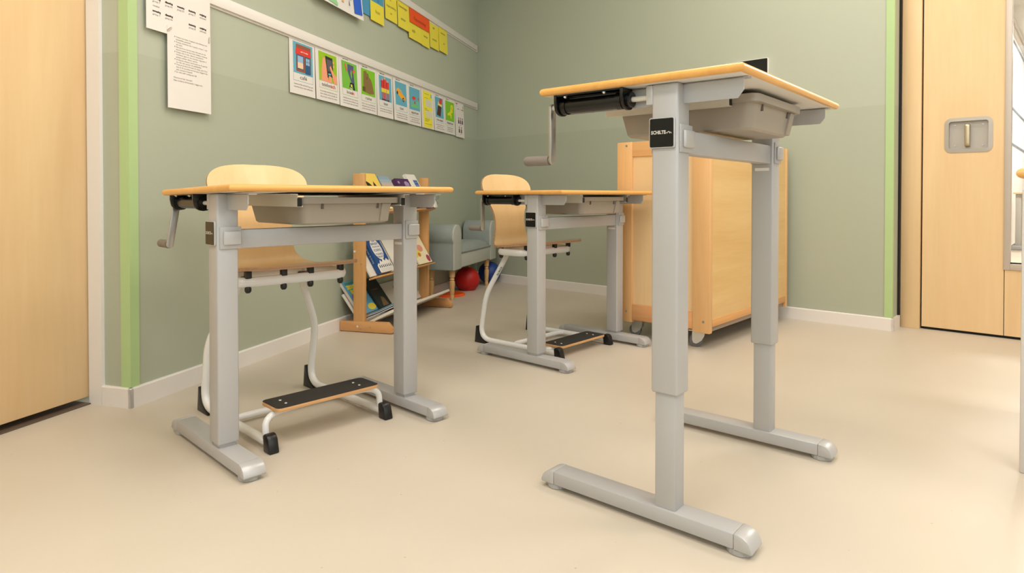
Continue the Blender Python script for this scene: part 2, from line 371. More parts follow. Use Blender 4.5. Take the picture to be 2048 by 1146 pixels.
# right door: maple jamb, leaf of two stile panels, glazed light, recessed pull
bm = NB(); box(bm, 3.078, 3.166, 0.152, 0.215, 0, 2.5, 0.001); struct(place(finish('trim_8', bm, MAPLE), M_B))
bm = NB(); box(bm, 3.07, 3.079, 0.12, 0.2, 0, 2.5); box(bm, 3.16, 3.18, 0.19, 0.215, 0, 2.5); struct(place(finish('trim_9', bm, DARK, smooth=False), M_B))
DY0, DY1 = 0.17, 0.21
door = struct(bpy.data.objects.new('door_2', None)); COL.objects.link(door); door.matrix_world = M_B
hx0, hx1, hz0, hz1 = 3.268, 3.468, 0.921, 1.098
bm = NB()
xs = (3.173, hx0 + 0.014, hx1 - 0.014, 3.516)
box(bm, xs[0], xs[1], DY0, DY1, 0.014, 2.48); box(bm, xs[2], xs[3], DY0, DY1, 0.014, 2.48)
box(bm, xs[1], xs[2], DY0, DY1, 0.014, hz0 + 0.014); box(bm, xs[1], xs[2], DY0, DY1, hz1 - 0.014, 2.48)
bmesh.ops.remove_doubles(bm, verts=bm.verts, dist=1e-5)
part('stile_panel', bm, MAPLE, door, False)
bm = NB(); box(bm, 3.519, 4.22, DY0, DY1, 0.014, 0.342); part('kick_panel', bm, MAPLE, door, False)
bm = NB(); box(bm, 4.0, 4.22, DY0, DY1, 0.344, 2.48); part('closing_stile_panel', bm, MAPLE, door, False)
bm = NB(); box(bm, 3.519, 3.998, DY0, DY1, 2.3, 2.48); part('head_panel', bm, MAPLE, door, False)
bm = NB(); box(bm, 3.5165, 3.5185, DY0 + 0.004, DY1, 0.014, 2.48); part('seam', bm, DARK, door, False)
fx0, fx1, fz0, fz1 = 3.514, 4.004, 0.338, 2.304
fr = NB()
for (a, b, c, d_) in ((fx0, fx0 + 0.026, fz0, fz1), (fx1 - 0.026, fx1, fz0, fz1), (fx0 + 0.026, fx1 - 0.026, fz0, fz0 + 0.03), (fx0 + 0.026, fx1 - 0.026, fz1 - 0.03, fz1)):
    box(fr, a, b, DY0 - 0.006, DY1 + 0.006, c, d_, 0.0015)
fo = part('window_frame', fr, mat('door_frame_alu', (196, 184, 172), 0.4, 0.3), door)
bm = NB(); box(bm, fx0 + 0.027, fx1 - 0.027, DY0 + 0.018, DY0 + 0.024, fz0 + 0.031, fz1 - 0.031); part('glass_pane', bm, GLASS, door, False)
bm = NB(); box(bm, fx0 + 0.026, fx1 - 0.026, DY0 + 0.016, DY0 + 0.026, fz0 + 0.0305, fz0 + 0.036); part('glazing_gasket', bm, DARK, door, False)
# recessed pull handle
PULL = mat('satin_nickel', (178, 170, 160), 0.42, 0.55)
bm = NB(); t = bmesh.new()
o_ = rrect(hx0, hx1, hz0, hz1, 0.03, 6); i_ = rrect(hx0 + 0.018, hx1 - 0.018, hz0 + 0.018, hz1 - 0.018, 0.012, 6)
loops = [[(p, DY0 - 0.003) for p in o_], [(p, DY0 - 0.004) for p in i_], [(p, DY0 + 0.022) for p in i_]]
loops = [[(p, DY0 + 0.0) for p in o_]] + loops
V = [[t.verts.new((p[0], y, p[1])) for p, y in l] for l in loops]
for a, b in zip(V, V[1:]):
    for k in range(len(a)): t.faces.new((a[k], a[(k + 1) % len(a)], b[(k + 1) % len(a)], b[k]))
merge(bm, t); hr = part('handle_surround', bm, PULL, door)
bm = NB(); prism(bm, rrect(hx0 + 0.014, hx1 - 0.014, hz0 + 0.014, hz1 - 0.014, 0.012, 5), 'xz', DY0 + 0.02, DY0 + 0.026); hp = part('handle_recess_plate', bm, PULL, door)
mx_ = (hx0 + hx1) / 2 - 0.004
bm = NB(); tube(bm, fillet([(mx_, DY0 + 0.022, hz1 - 0.04), (mx_, DY0 - 0.008, hz1 - 0.034), (mx_, DY0 - 0.008, hz0 + 0.034), (mx_, DY0 + 0.022, hz0 + 0.03)], 0.012, 5), 0.011, 0.004, 10, up=(0, 1, 0)); part('pull_bar', bm, mat('warm_nickel', (196, 180, 152), 0.32, 0.8), door)
for sx in (hx0 + 0.042, hx1 - 0.042):
    for sz in (hz0 + 0.036, hz1 - 0.036):
        bm = NB(); cyl(bm, (sx, DY0 + 0.016, sz), (sx, DY0 + 0.021, sz), 0.004, 10); part('screw', bm, ALU, hp)
bm = NB(); box(bm, 3.18, 4.25, DY0 + 0.012, DY1, 0.0, 0.013); part('bottom_seal', bm, DARK, door, False)

# ------------------------------------------------------------------ desks
TW, TL, TT = 0.482, 0.70, 0.018
def desk(label, ox, oy, a, H, raised, crank_tilt=0.0, top_tilt=0.0, sticker=True):
    Mx = Matrix.Translation((ox, oy, 0)) @ Matrix.Rotation(PI / 2 - a, 4, 'Z')
    root = thing('sit_stand_desk', label, 'desk', Mx, 'height adjustable school desks')
    def vb(bm, u0, u1, v0, v1, z0, z1, bev=0.0, seg=2): return box(bm, u0, u1, -v1, -v0, z0, z1, bev, seg)
    zt = H - TT
    # top: bullnose beech lipping around a white backed board
    R = TT / 2; bm = NB(); t = bmesh.new(); rings = []
    for k in range(9):
        an = -PI / 2 + PI * k / 8; off = R * (1 - math.cos(an)); z = H - R + R * math.sin(an)
        rings.append([t.verts.new((x, y, z)) for x, y in ((off, -off), (TL - off, -off), (TL - off, -TW + off), (off, -TW + off))])
    inn = 0.02
    for z in (H, H - TT):
        pass
    top_i = [t.verts.new((x, y, H)) for x, y in ((inn, -inn), (TL - inn, -inn), (TL - inn, -TW + inn), (inn, -TW + inn))]
    bot_i = [t.verts.new((x, y, H - TT)) for x, y in ((inn, -inn), (TL - inn, -inn), (TL - inn, -TW + inn), (inn, -TW + inn))]
    rr = [bot_i] + rings + [top_i, ]
    for p, q in zip(rr, rr[1:]):
        for k in range(4): t.faces.new((p[k], p[(k + 1) % 4], q[(k + 1) % 4], q[k]))
    for k in range(4): t.faces.new((top_i[k], top_i[(k + 1) % 4], bot_i[(k + 1) % 4], bot_i[k]))
    for f in t.faces:
        f.smooth = True
    merge(bm, t)
    # white underside reaches to the lipping: the flat ring below takes the white slot
    for f in bm.faces:
        f.normal_update()
        if abs(f.normal.z) > 0.9 and f.calc_center_median().z < H - TT + 1e-4: f.material_index = 1
    eb = part('edge_band', bm, [EDGE, UNDER], root, ang=0.7)
    bm = NB(); box(bm, inn, TL - inn, -TW + inn, -inn, H - TT, H)
    for f in bm.faces:
        f.normal_update()
        if f.normal.z > 0.5: f.material_index = 1
    tb = part('tabletop', bm, [UNDER, TOPL], root, False)
    if top_tilt:
        Mt = Matrix.Translation((0, -0.25, H)) @ Matrix.Rotation(-top_tilt, 4, 'X') @ Matrix.Translation((0, 0.25, -H))
        for o in (eb, tb): o.data.transform(Mt)
    c1, c2, cdp, v0, v1 = 0.0264, 0.6128, 0.0554, 0.2777, 0.3373
    zo = 0.285 if raised else 0.051
    for ci, cu in enumerate((c1, c2)):
        bm = NB(); vb(bm, cu, cu + cdp, v0, v1, zo, zt if ci == 0 else zt - 0.0, 0.005, 3); col = part('column', bm, STEEL, root)
        bm = NB(); vb(bm, cu + 0.006, cu + cdp - 0.006, v0 + 0.006, v1 - 0.006, 0.040, zo + 0.05, 0.004, 2); part('inner_column', bm, STEEL, root)
        # foot
        um = cu + cdp / 2; fw = 0.0277
        bm = NB(); vb(bm, um - fw, um + fw, 0.022, 0.4556, 0.012, 0.043, 0.003, 2); ft = part('foot', bm, STEEL, root)
        for e, (va, sgn) in enumerate(((0.4556, 1), (0.022, -1))):
            prof = [(va, 0.012), (va, 0.0435)] + [(va + sgn * 0.036 * math.sin(k * PI / 12), 0.012 + 0.0315 * math.cos(k * PI / 12) ** 0.8) for k in range(1, 6)] + [(va + sgn * 0.037, 0.015), (va + sgn * 0.035, 0.012)]
            bm = NB(); prism(bm, [(-p, z) for p, z in prof], 'yz', um - fw - 0.0003, um + fw + 0.0003, 0.002, 2); part('end_cap', bm, STEEL2, ft)
            bm = NB(); gv = va + sgn * 0.004
            n = 36; pr = []
            t = bmesh.new(); ra = []
            for z in (0.0, 0.0015, 0.011, 0.0125):
                base = 0.0262 if 0.001 < z < 0.012 else 0.024
                ra.append([t.verts.new((um + (base + (0.0009 if k % 2 else 0)) * math.cos(2 * PI * k / n), -gv + (base + (0.0009 if k % 2 else 0)) * math.sin(2 * PI * k / n), z)) for k in range(n)])
            for p, q in zip(ra, ra[1:]):
                for k in range(n): t.faces.new((p[k], p[(k + 1) % n], q[(k + 1) % n], q[k]))
            t.faces.new(ra[0][::-1]); t.faces.new(ra[-1]); merge(bm, t); part('glide', bm, GLIDE, ft, ang=0.3)
        # clamp sleeve and cover pads on both faces of the column
        for vf, sg in ((v1, 1), (v0, -1)):
            bm = NB(); a_, b_ = sorted((vf, vf + sg * 0.004)); vb(bm, cu + 0.006, cu + cdp + 0.006 if ci == 0 else cu + cdp - 0.0, a_, b_, H - 0.162, H - 0.104, 0.001)
            sl = part('sleeve', bm, STEEL, col)
            bm = NB(); a_, b_ = sorted((vf + sg * 0.003, vf + sg * 0.011)); vb(bm, cu + 0.014, cu + 0.060 if ci == 0 else cu + cdp + 0.002, a_, b_, H - 0.152, H - 0.115, 0.004, 3); part('cover_pad', bm, STEEL2, col)
        # cantilever bracket under the top: channel with chamfered ends
        ub = cu + 0.026
        for va, vc, chs in ((v1 - 0.002, 0.462, 1), (v0 + 0.002, 0.03, -1)):
            e1 = vc; prof = [(va, H - TT - 0.0005), (e1, H - TT - 0.0005), (e1, H - 0.044), (e1 - chs * 0.012, H - 0.060), (va, H - 0.060)]
            bm = NB(); prism(bm, [(-p, z) for p, z in prof], 'yz', ub, ub + 0.003)
            q0, q1 = sorted((va, e1)); vb(bm, ub, ub + 0.02, q0, q1 + (0.008 if chs > 0 else 0), H - TT - 0.003, H - TT - 0.0005)
            br = part('bracket', bm, STEEL, root, False)
            bm = NB(); lathe(bm, [(0.0045, 0), (0.0045, 0.002), (0.002, 0.004)], 8, Matrix.Translation((ub + 0.013, -(e1 - chs * 0.03), H - TT - 0.003)) @ Matrix.Rotation(PI, 4, 'X')); part('screw', bm, ALU, br)
    # crossbar
    bm = NB(); vb(bm, c1 + cdp, c2, 0.296, 0.331, H - 0.163, H - 0.113, 0.003, 2); part('crossbar', bm, STEEL, root)
    # brand badge
    bm = NB(); prism(bm, [(-x, z) for x, z in rrect(0.2745, 0.3325, H - 0.153, H - 0.089, 0.004, 4)], 'yz', c1 - 0.005, c1, 0.001); bd = part('badge', bm, STEEL2, root)
    bm = NB(); prism(bm, [(-x, z) for x, z in rrect(0.2770, 0.3300, H - 0.1505, H - 0.0915, 0.003, 4)], 'yz', c1 - 0.0062, c1 - 0.0048); bp = part('badge_face', bm, BADGE, bd)
    bm = NB(); text_bm(bm, 'SCHILTE', 0.2800, H - 0.1235, 0.0098, 0, 0.0335, bold=0.0004)
    lx = 0.3150
    for (cx, r) in ((0.0, 0.0022), (0.0045, 0.0038), (0.0088, 0.0026)):
        ring = []
        for k in range(8): 
            an = PI * k / 7; ring.append((lx + cx + r * math.cos(an), r * math.sin(an) * 1.2 + H - 0.1235))
        inner = [(lx + cx + (p[0] - lx - cx) * 0.62, (p[1] - H + 0.1235) * 0.62 + H - 0.1235) for p in ring]
        for k in range(7): poly(bm, [ring[k], ring[k + 1], inner[k + 1], inner[k]], 0)
    bmesh.ops.transform(bm, matrix=Matrix(((0, 1, 0, c1 - 0.0064), (-1, 0, 0, 0), (0, 0, 1, 0), (0, 0, 0, 1))), verts=bm.verts)
    part('logo_lettering', bm, SILVERP, bp, False)
    # crank gear under the top on the short end
    zc = H - 0.043
    bm = NB()
    vb(bm, 0.012, 0.064, 0.034, 0.212, H - TT - 0.004, H - TT - 0.0003, 0.001)
    for va in (0.034, 0.210):
        pr = [(0.010, H - TT), (0.068, H - TT), (0.066, H - 0.034)] + [(0.038 + 0.026 * math.cos(k * PI / 8), zc - 0.002 - 0.02 * math.sin(k * PI / 8)) for k in range(0, 9)] + [(0.010, H - 0.034)]
        prism(bm, pr, 'xz', -va - 0.007, -va, 0.001)
    gb = part('gear_bracket', bm, BLACKS, root)
    bm = NB(); tube(bm, [(0.038, -0.03, zc), (0.038, -0.226, zc)], 0.0165, seg=20)
    lathe(bm, [(0.019, 0), (0.019, 0.012)], 18, Matrix.Translation((0.038, -0.044, zc)) @ Matrix.Rotation(PI / 2, 4, 'X'))
    lathe(bm, [(0.019, 0), (0.019, 0.014)], 18, Matrix.Translation((0.038, -0.19, zc)) @ Matrix.Rotation(PI / 2, 4, 'X')); part('gear_drum', bm, BLACKS, root)
    for sv in (0.06, 0.165):
        bm = NB(); lathe(bm, [(0.0048, 0), (0.0048, 0.002), (0.002, 0.0045)], 8, Matrix.Translation((0.020, -sv, H - TT - 0.004)) @ Matrix.Rotation(PI, 4, 'X')); part('screw', bm, mat('bright_screw', (220, 216, 208), 0.25, 0.8), gb)
    bm = NB(); tube(bm, [(0.038, -0.224, zc), (0.038, -0.268, zc)], 0.0058, seg=14); part('drive_shaft', bm, CREAM, root)
    bm = NB(); tube(bm, [(0.038, -0.004, zc), (0.038, -0.034, zc)], 0.006, seg=14); part('crank_shaft', bm, CREAM, root)
    bm = NB(); vb(bm, c1 + 0.002, c1 + 0.052, 0.263, 0.279, H - 0.060, H - 0.019, 0.002); part('shaft_plate', bm, STEEL2, root)
    # crank arm and handle
    st, ct = math.sin(crank_tilt), math.cos(crank_tilt)
    bm = NB(); prism(bm, rrect(-0.010, 0.010, -0.134, 0.010, 0.0098, 6), 'xz', 0, 0.007, 0.001)
    Mc = Matrix.Translation((0.038, -0.013, zc)) @ Matrix.Rotation(crank_tilt, 4, 'Y')
    bmesh.ops.transform(bm, matrix=Mc, verts=bm.verts); ca = part('crank_arm', bm, ALU, root)
    bm = NB(); lathe(bm, [(0.008, -0.004), (0.008, 0.004), (0.0115, 0.004), (0.012, 0.008), (0.012, 0.072), (0.010, 0.077), (0.006, 0.079)], 20, Mc @ Matrix.Translation((0, 0.007, -0.124)) @ Matrix.Rotation(-PI / 2, 4, 'X')); part('crank_handle', bm, GRIP, root)
    # tray runners and tray
    RE = 0.378 if raised else 0.440
    for ua, ud in ((0.194, 1), (0.541, -1)):
        bm = NB(); u0, u1 = sorted((ua, ua + ud * 0.002)); vb(bm, u0, u1, 0.062, RE, H - 0.053, H - TT - 0.0003)
        u0, u1 = sorted((ua + ud * 0.002, ua + ud * 0.016)); vb(bm, u0, u1, 0.062, RE, H - 0.053, H - 0.050)
        u0, u1 = sorted((ua, ua - ud * 0.018)); vb(bm, u0, u1, 0.062, RE, H - TT - 0.003, H - TT - 0.0003)
        rn = part('tray_runner', bm, CREAM, root, False)
        bm = NB(); u0, u1 = sorted((ua, ua + ud * 0.012)); vb(bm, u0, u1, RE, RE + 0.002, H - 0.052, H - 0.030); part('runner_stop', bm, BLACK, rn)
    t = bmesh.new(); rings = []
    def ring(u0, u1, w0, w1, z, r):
        return [t.verts.new((x, y, z)) for x, y in rrect(u0, u1, -w1, -w0, r, 5)]
    U0, U1, W0, W1 = 0.205, 0.530, 0.07, 0.435
    zR = H - 0.028
    spec = [(0.018, zR - 0.001, 0.02), (0.018, zR, 0.02), (0.0, zR, 0.02), (0.0, zR - 0.017, 0.02), (0.014, zR - 0.017, 0.022), (0.025, H - 0.099, 0.024), (0.030, H - 0.104, 0.024)]
    for ins, z, r in spec: rings.append(ring(U0 + ins * 0.9, U1 - ins * 0.9, W0 + ins, W1 - ins, z, r))
    # inside
    inner = [ring(U0 + 0.02, U1 - 0.02, W0 + 0.022, W1 - 0.022, zR - 0.001, 0.018), ring(U0 + 0.036, U1 - 0.036, W0 + 0.038, W1 - 0.038, H - 0.100, 0.018)]
    al = inner[::-1] + rings
    for p, q in zip(al, al[1:]):
        n = len(p)
        for k in range(n): t.faces.new((p[k], p[(k + 1) % n], q[(k + 1) % n], q[k]))
    t.faces.new(al[0]); t.faces.new(rings[-1][::-1])
    bm = NB(); merge(bm, t); tr = part('tray', bm, TRAY, root, ang=0.5)
    for ux in (0.275, 0.455):
        bm = NB(); vb(bm, ux, ux + 0.006, 0.414, 0.4235, H - 0.060, H - 0.044, 0.001); part('tray_clip', bm, mat('tray_recess', (96, 86, 78), 0.5), tr)
    bm = NB(); prism(bm, [(-0.4275, H - 0.045), (-0.410, H - 0.045), (-0.404, H - 0.1), (-0.4145, H - 0.1)], 'yz', 0.470, 0.500, 0.003); part('tray_corner_web', bm, TRAY, tr)
    if sticker:
        bm = NB(); vb(bm, c2 - 0.0006, c2, 0.288, 0.327, H - 0.182, H - 0.174); part('rating_sticker', bm, PAPER, root, False)
    return root
desk('tall raised sit-stand desk with beech-edged top, extended telescopic silver columns and hanging crank', 0.0645, 1.5014, 0.7013, 0.9514, True)
desk('lowered sit-stand desk nearest the poster wall, with its crank handle swung to the left', -1.019, 1.8528, 0.7710, 0.7236, False, 0.16, 0.0215)
desk('smaller looking lowered sit-stand desk farther back, between the grey bench and the wheeled cabinet', -0.1628, 2.7995, 0.7378, 0.7236, False)

# ------------------------------------------------------------------ chairs
def catmull(keys, n):
    out = []
    for i in range(len(keys) - 1):
        p0, p1, p2, p3 = keys[max(i - 1, 0)], keys[i], keys[i + 1], keys[min(i + 2, len(keys) - 1)]
        for k in range(n):
            t = k / n
            out.append(tuple(0.5 * ((2 * b) + (-a + c) * t + (2 * a - 5 * b + 4 * c - d) * t * t + (-a + 3 * b - 3 * c + d) * t ** 3) for a, b, c, d in zip(p0, p1, p2, p3)))
    out.append(keys[-1]); return out
def chair(label, dx, dy, da, cu, cv, rot, zfoot):
    Md = Matrix.Translation((dx, dy, 0)) @ Matrix.Rotation(PI / 2 - da, 4, 'Z') @ Matrix.Translation((cu, -cv, 0)) @ Matrix.Rotation(rot, 4, 'Z')
    root = thing('school_chair', label, 'chair', Md, 'plywood shell school chairs')
    # local: +x lateral, -y forward, +y rear.   keys: (y, z, halfwidth)
    keys = [(-0.105, 0.489, 0.150), (-0.095, 0.4895, 0.176), (-0.07, 0.488, 0.193), (-0.02, 0.482, 0.200), (0.05, 0.474, 0.197), (0.11, 0.468, 0.184), (0.155, 0.466, 0.165),
            (0.185, 0.474, 0.142), (0.203, 0.50, 0.118), (0.210, 0.54, 0.107), (0.217, 0.58, 0.104), (0.226, 0.63, 0.117), (0.236, 0.68, 0.150), (0.246, 0.72, 0.172), (0.254, 0.75, 0.173),
            (0.261, 0.775, 0.158), (0.266, 0.793, 0.128), (0.269, 0.803, 0.088), (0.271, 0.808, 0.04)]
    prof = catmull(keys, 4)
    NX = 17; bm = NB(); t = bmesh.new(); th = 0.010
    fr, bk = [], []
    for i, (y, z, hw) in enumerate(prof):
        y0, z0, _ = prof[max(i - 1, 0)]; y1, z1, _ = prof[min(i + 1, len(prof) - 1)]
        ty, tz = y1 - y0, z1 - z0; l = math.hypot(ty, tz) or 1; ny, nz = -tz / l, ty / l     # normal to the sitter's side
        up = min(1, max(0, (z - 0.5) / 0.12))
        ra, rb = [], []
        for j in range(NX):
            s = -1 + 2 * j / (NX - 1); x = s * hw
            dish = (x / 0.19) ** 2 * (0.022 * up + 0.002) 
            ra.append(t.verts.new((x, y + ny * dish, z + nz * dish)))
            rb.append(t.verts.new((x, y + ny * (dish - th), z + nz * (dish - th))))
        fr.append(ra); bk.append(rb)
    def quad(a, b, c, d, mi):
        f = t.faces.new((a, b, c, d)); f.material_index = mi
    for i in range(len(prof) - 1):
        for j in range(NX - 1):
            quad(fr[i][j], fr[i][j + 1], fr[i + 1][j + 1], fr[i + 1][j], 0)
            quad(bk[i][j], bk[i + 1][j], bk[i + 1][j + 1], bk[i][j + 1], 0)
        quad(fr[i][0], fr[i + 1][0], bk[i + 1][0], bk[i][0], 1); quad(fr[i][-1], bk[i][-1], bk[i + 1][-1], fr[i + 1][-1], 1)
    for j in range(NX - 1):
        quad(fr[0][j], bk[0][j], bk[0][j + 1], fr[0][j + 1], 1); quad(fr[-1][j], fr[-1][j + 1], bk[-1][j + 1], bk[-1][j], 1)
    merge(bm, t); part('seat_shell', bm, [PLY, PLYEDGE], root, ang=0.8)
    # seat frame ring
    bm = NB(); rg = [(x, y, 0.441) for x, y in rrect(-0.184, 0.184, -0.035, 0.135, 0.05, 6)]
    tube(bm, rg, 0.010, 0.0155, 12, closed=True); ring = part('seat_frame', bm, WHITEM, root)
    for x, y in ((-0.155, -0.03), (0.155, -0.03), (-0.155, 0.128), (0.155, 0.128), (-0.045, -0.034), (0.045, -0.034)):
        bm = NB(); zz = 0.447 if y > 0 else 0.463; box(bm, x - 0.009, x + 0.009, y - 0.009, y + 0.009, 0.452, zz + 0.012, 0.002); part('spacer', bm, BLACK, ring)
        bm = NB(); lathe(bm, [(0.008, 0.0), (0.010, -0.006), (0.0095, -0.014), (0.006, -0.019)], 12, Matrix.Translation((x, y, 0.428))); part('knob', bm, BLACK, ring)
    # two bent side tubes
    for s in (-1, 1):
        pth = fillet([(s * 0.186, -0.245, 0.022), (s * 0.186, 0.238, 0.018), (s * 0.187, 0.195, 0.235), (s * 0.098, 0.135, 0.43)], [0, 0.075, 0.05, 0], 8)
        bm = NB(); tube(bm, pth, 0.0125, 0.0125, 14, up=(1, 0, 0)); tb = part('side_tube', bm, WHITEM, root)
        # rear wedge foot
        bm = NB(); prism(bm, [(0.175, 0.0), (0.262, 0.0), (0.254, 0.078), (0.246, 0.080), (0.232, 0.040), (0.205, 0.016)], 'yz', s * 0.186 - 0.013, s * 0.186 + 0.013, 0.002); part('rear_foot', bm, BLACK, root)
        # front cap
        bm = NB(); prism(bm, [(-0.266, 0.0), (-0.226, 0.0), (-0.222, 0.044), (-0.232, 0.050), (-0.247, 0.048), (-0.256, 0.038)], 'yz', s * 0.186 - 0.0145, s * 0.186 + 0.0145, 0.004); part('front_cap', bm, BLACK, root)
        # weld gusset block below the seat
        bm = NB(); box(bm, s * 0.098 - 0.014, s * 0.098 + 0.014, 0.112, 0.132, 0.416, 0.440, 0.002); part('gusset', bm, BLACK, root)
        # footrest arm
        if zfoot > 0.08:
            pa = fillet([(s * 0.186, -0.215, 0.022), (s * 0.186, -0.205, zfoot - 0.02), (s * 0.05, -0.190, zfoot - 0.02)], [0, 0.06, 0], 8)
        else:
            pa = fillet([(s * 0.186, -0.15, 0.026), (s * 0.16, -0.185, zfoot - 0.02), (s * 0.05, -0.190, zfoot - 0.02)], [0, 0.03, 0], 8)
        bm = NB(); tube(bm, pa, 0.0095, seg=12, up=(0, 1, 0)); part('footrest_arm', bm, WHITEM, root)
    # cross tube, its ends curving into the side tubes
    bm = NB(); tube(bm, fillet([(-0.186, 0.02, 0.02), (-0.16, 0.032, 0.022), (0.16, 0.032, 0.022), (0.186, 0.02, 0.02)], 0.02, 4), 0.011, seg=12); part('cross_tube', bm, WHITEM, root)
    # footrest board
    bm = NB(); prism(bm, rrect(-0.166, 0.166, -0.243, -0.135, 0.016, 5), 'xy', zfoot - 0.011, zfoot - 0.0008, 0.001); fb = part('footrest', bm, wood('footrest_ply', (222, 176, 122), (196, 146, 96), 'x', (30, 2), 0.5), root)
    bm = NB(); prism(bm, rrect(-0.1655, 0.1655, -0.2425, -0.1355, 0.0155, 5), 'xy', zfoot - 0.0008, zfoot); part('grip_surface', bm, SAND, fb)
    for x in (-0.125, 0.115):
        for y in (-0.207, -0.172):
            bm = NB(); lathe(bm, [(0.0045, 0), (0.004, 0.0012), (0.002, 0.002)], 10, Matrix.Translation((x, y, zfoot))); part('rivet', bm, mat('bright_screw', (220, 216, 208), 0.25, 0.8), fb)
    # maker's name on the left tube
    bm = NB(); text_bm(bm, 'SCHILTE', 0, -0.004, 0.0115, 0, 0.045, bold=0.0004)
    p0 = Vector((-0.128, 0.155, 0.364)); p1 = Vector((-0.150, 0.170, 0.316)); dr = (p1 - p0).normalized()
    nrm = Vector((-0.5, -0.86, 0)); nrm = (nrm - dr * nrm.dot(dr)).normalized(); bi = nrm.cross(dr).normalized()
    Mt = Matrix.Translation(p0 + nrm * 0.0132) @ Matrix(((dr.x, -nrm.x, bi.x, 0), (dr.y, -nrm.y, bi.y, 0), (dr.z, -nrm.z, bi.z, 0), (0, 0, 0, 1)))
    bmesh.ops.transform(bm, matrix=Mt, verts=bm.verts); part('name_print', bm, mat('print_green', (60, 92, 66), 0.6), root, False)
    return root
chair('light plywood school chair with raised black footrest, pushed under the left desk by the posters', -1.019, 1.8528, 0.7710, 0.350, 0.100, 0.0, 0.112)
chair('light plywood school chair with low black footrest, at the farther desk beside the grey bench', -0.1628, 2.7995, 0.7378, 0.374, 0.080, 0.0, 0.052)

# ------------------------------------------------------------------ wheeled cabinet
nB = Vector((0.6743, 0.7385, 0)); eB = Vector((0.7385, -0.6743, 0))
P0 = Vector((0.887, 2.853, 0))                    # near corner
Mc = Matrix.Translation(P0) @ Matrix.Rotation(TH_B, 4, 'Z')      # x along e, y along n; body spans x -0.49..0, y 0..0.985
cab = thing('wheeled_cabinet', 'beech framed maple panel cabinet on castors, behind the tall desk against the green wall', 'cabinet', Mc)
CZ0, CZ1, CW, CDp = 0.078, 0.965, 0.49, 0.985
for (xa, xb, ya, yb) in ((-0.085, 0, 0, 0.03), (-CW, -CW + 0.085, 0, 0.03), (-0.085, 0, CDp - 0.03, CDp), (-CW, -CW + 0.085, CDp - 0.03, CDp)):
    bm = NB(); box(bm, xa, xb, ya, yb, CZ0, CZ1, 0.004); po = part('post', bm, BEECH, cab)
    if ya < 0.01:
        for z in (CZ0 + 0.052, CZ1 - 0.018):
            xc = (xa + xb) / 2 + 0.012; bm = NB(); cyl(bm, (xc, ya - 0.001, z), (xc, ya + 0.004, z), 0.006, 10); part('bolt', bm, mat('bolt_grey', (158, 160, 150), 0.35, 0.6), po)
bm = NB(); box(bm, -CW + 0.085, -0.085, 0.004, 0.03, CZ1 - 0.072, CZ1, 0.003); part('rail', bm, BEECHX, cab)
bm = NB(); box(bm, -CW + 0.085, -0.085, 0.002, 0.03, CZ0 + 0.012, CZ0 + 0.09, 0.003); part('rail', bm, wood('beech_dark_rail', (226, 168, 114), (210, 148, 96), 'x', (20, 1.4), 0.4), cab)
bm = NB(); box(bm, -CW + 0.085, -0.085, 0.013, 0.025, CZ0 + 0.085, CZ1 - 0.068); part('end_panel', bm, MAPLEV, cab, False)
bm = NB(); box(bm, -CW + 0.085, -0.085, CDp - 0.025, CDp - 0.013, CZ0 + 0.02, CZ1); part('end_panel', bm, MAPLEV, cab, False)
bm = NB(); box(bm, -0.016, -0.003, 0.03, CDp - 0.03, CZ0 + 0.03, CZ1, 0.001)
SIDEP = wood('maple_side_panel', (232, 196, 136), (216, 172, 108), 'y', (7, 1.0), 0.36)
part('side_panel', bm, SIDEP, cab, False)
bm = NB(); box(bm, -CW + 0.003, -CW + 0.016, 0.03, CDp - 0.03, CZ0 + 0.03, CZ1, 0.001); part('side_panel', bm, SIDEP, cab, False)
for x in (-0.018, -CW):
    bm = NB(); box(bm, x, x + 0.018, 0.03, CDp - 0.03, CZ0 + 0.028, CZ0 + 0.062, 0.002); part('bottom_rail', bm, wood('beech_y', (226, 172, 110), (208, 146, 86), 'y', (20, 1.4), 0.4), cab)
bm = NB(); box(bm, -CW + 0.03, -0.012, 0.03, CDp - 0.03, CZ0 + 0.004, CZ0 + 0.03, 0.001); part('base_board', bm, mat('grey_base', (158, 140, 124), 0.5), cab)
bm = NB(); box(bm, -CW + 0.016, -0.016, 0.03, CDp - 0.03, CZ1 - 0.02, CZ1 - 0.004); part('top_board', bm, MAPLE2, cab, False)
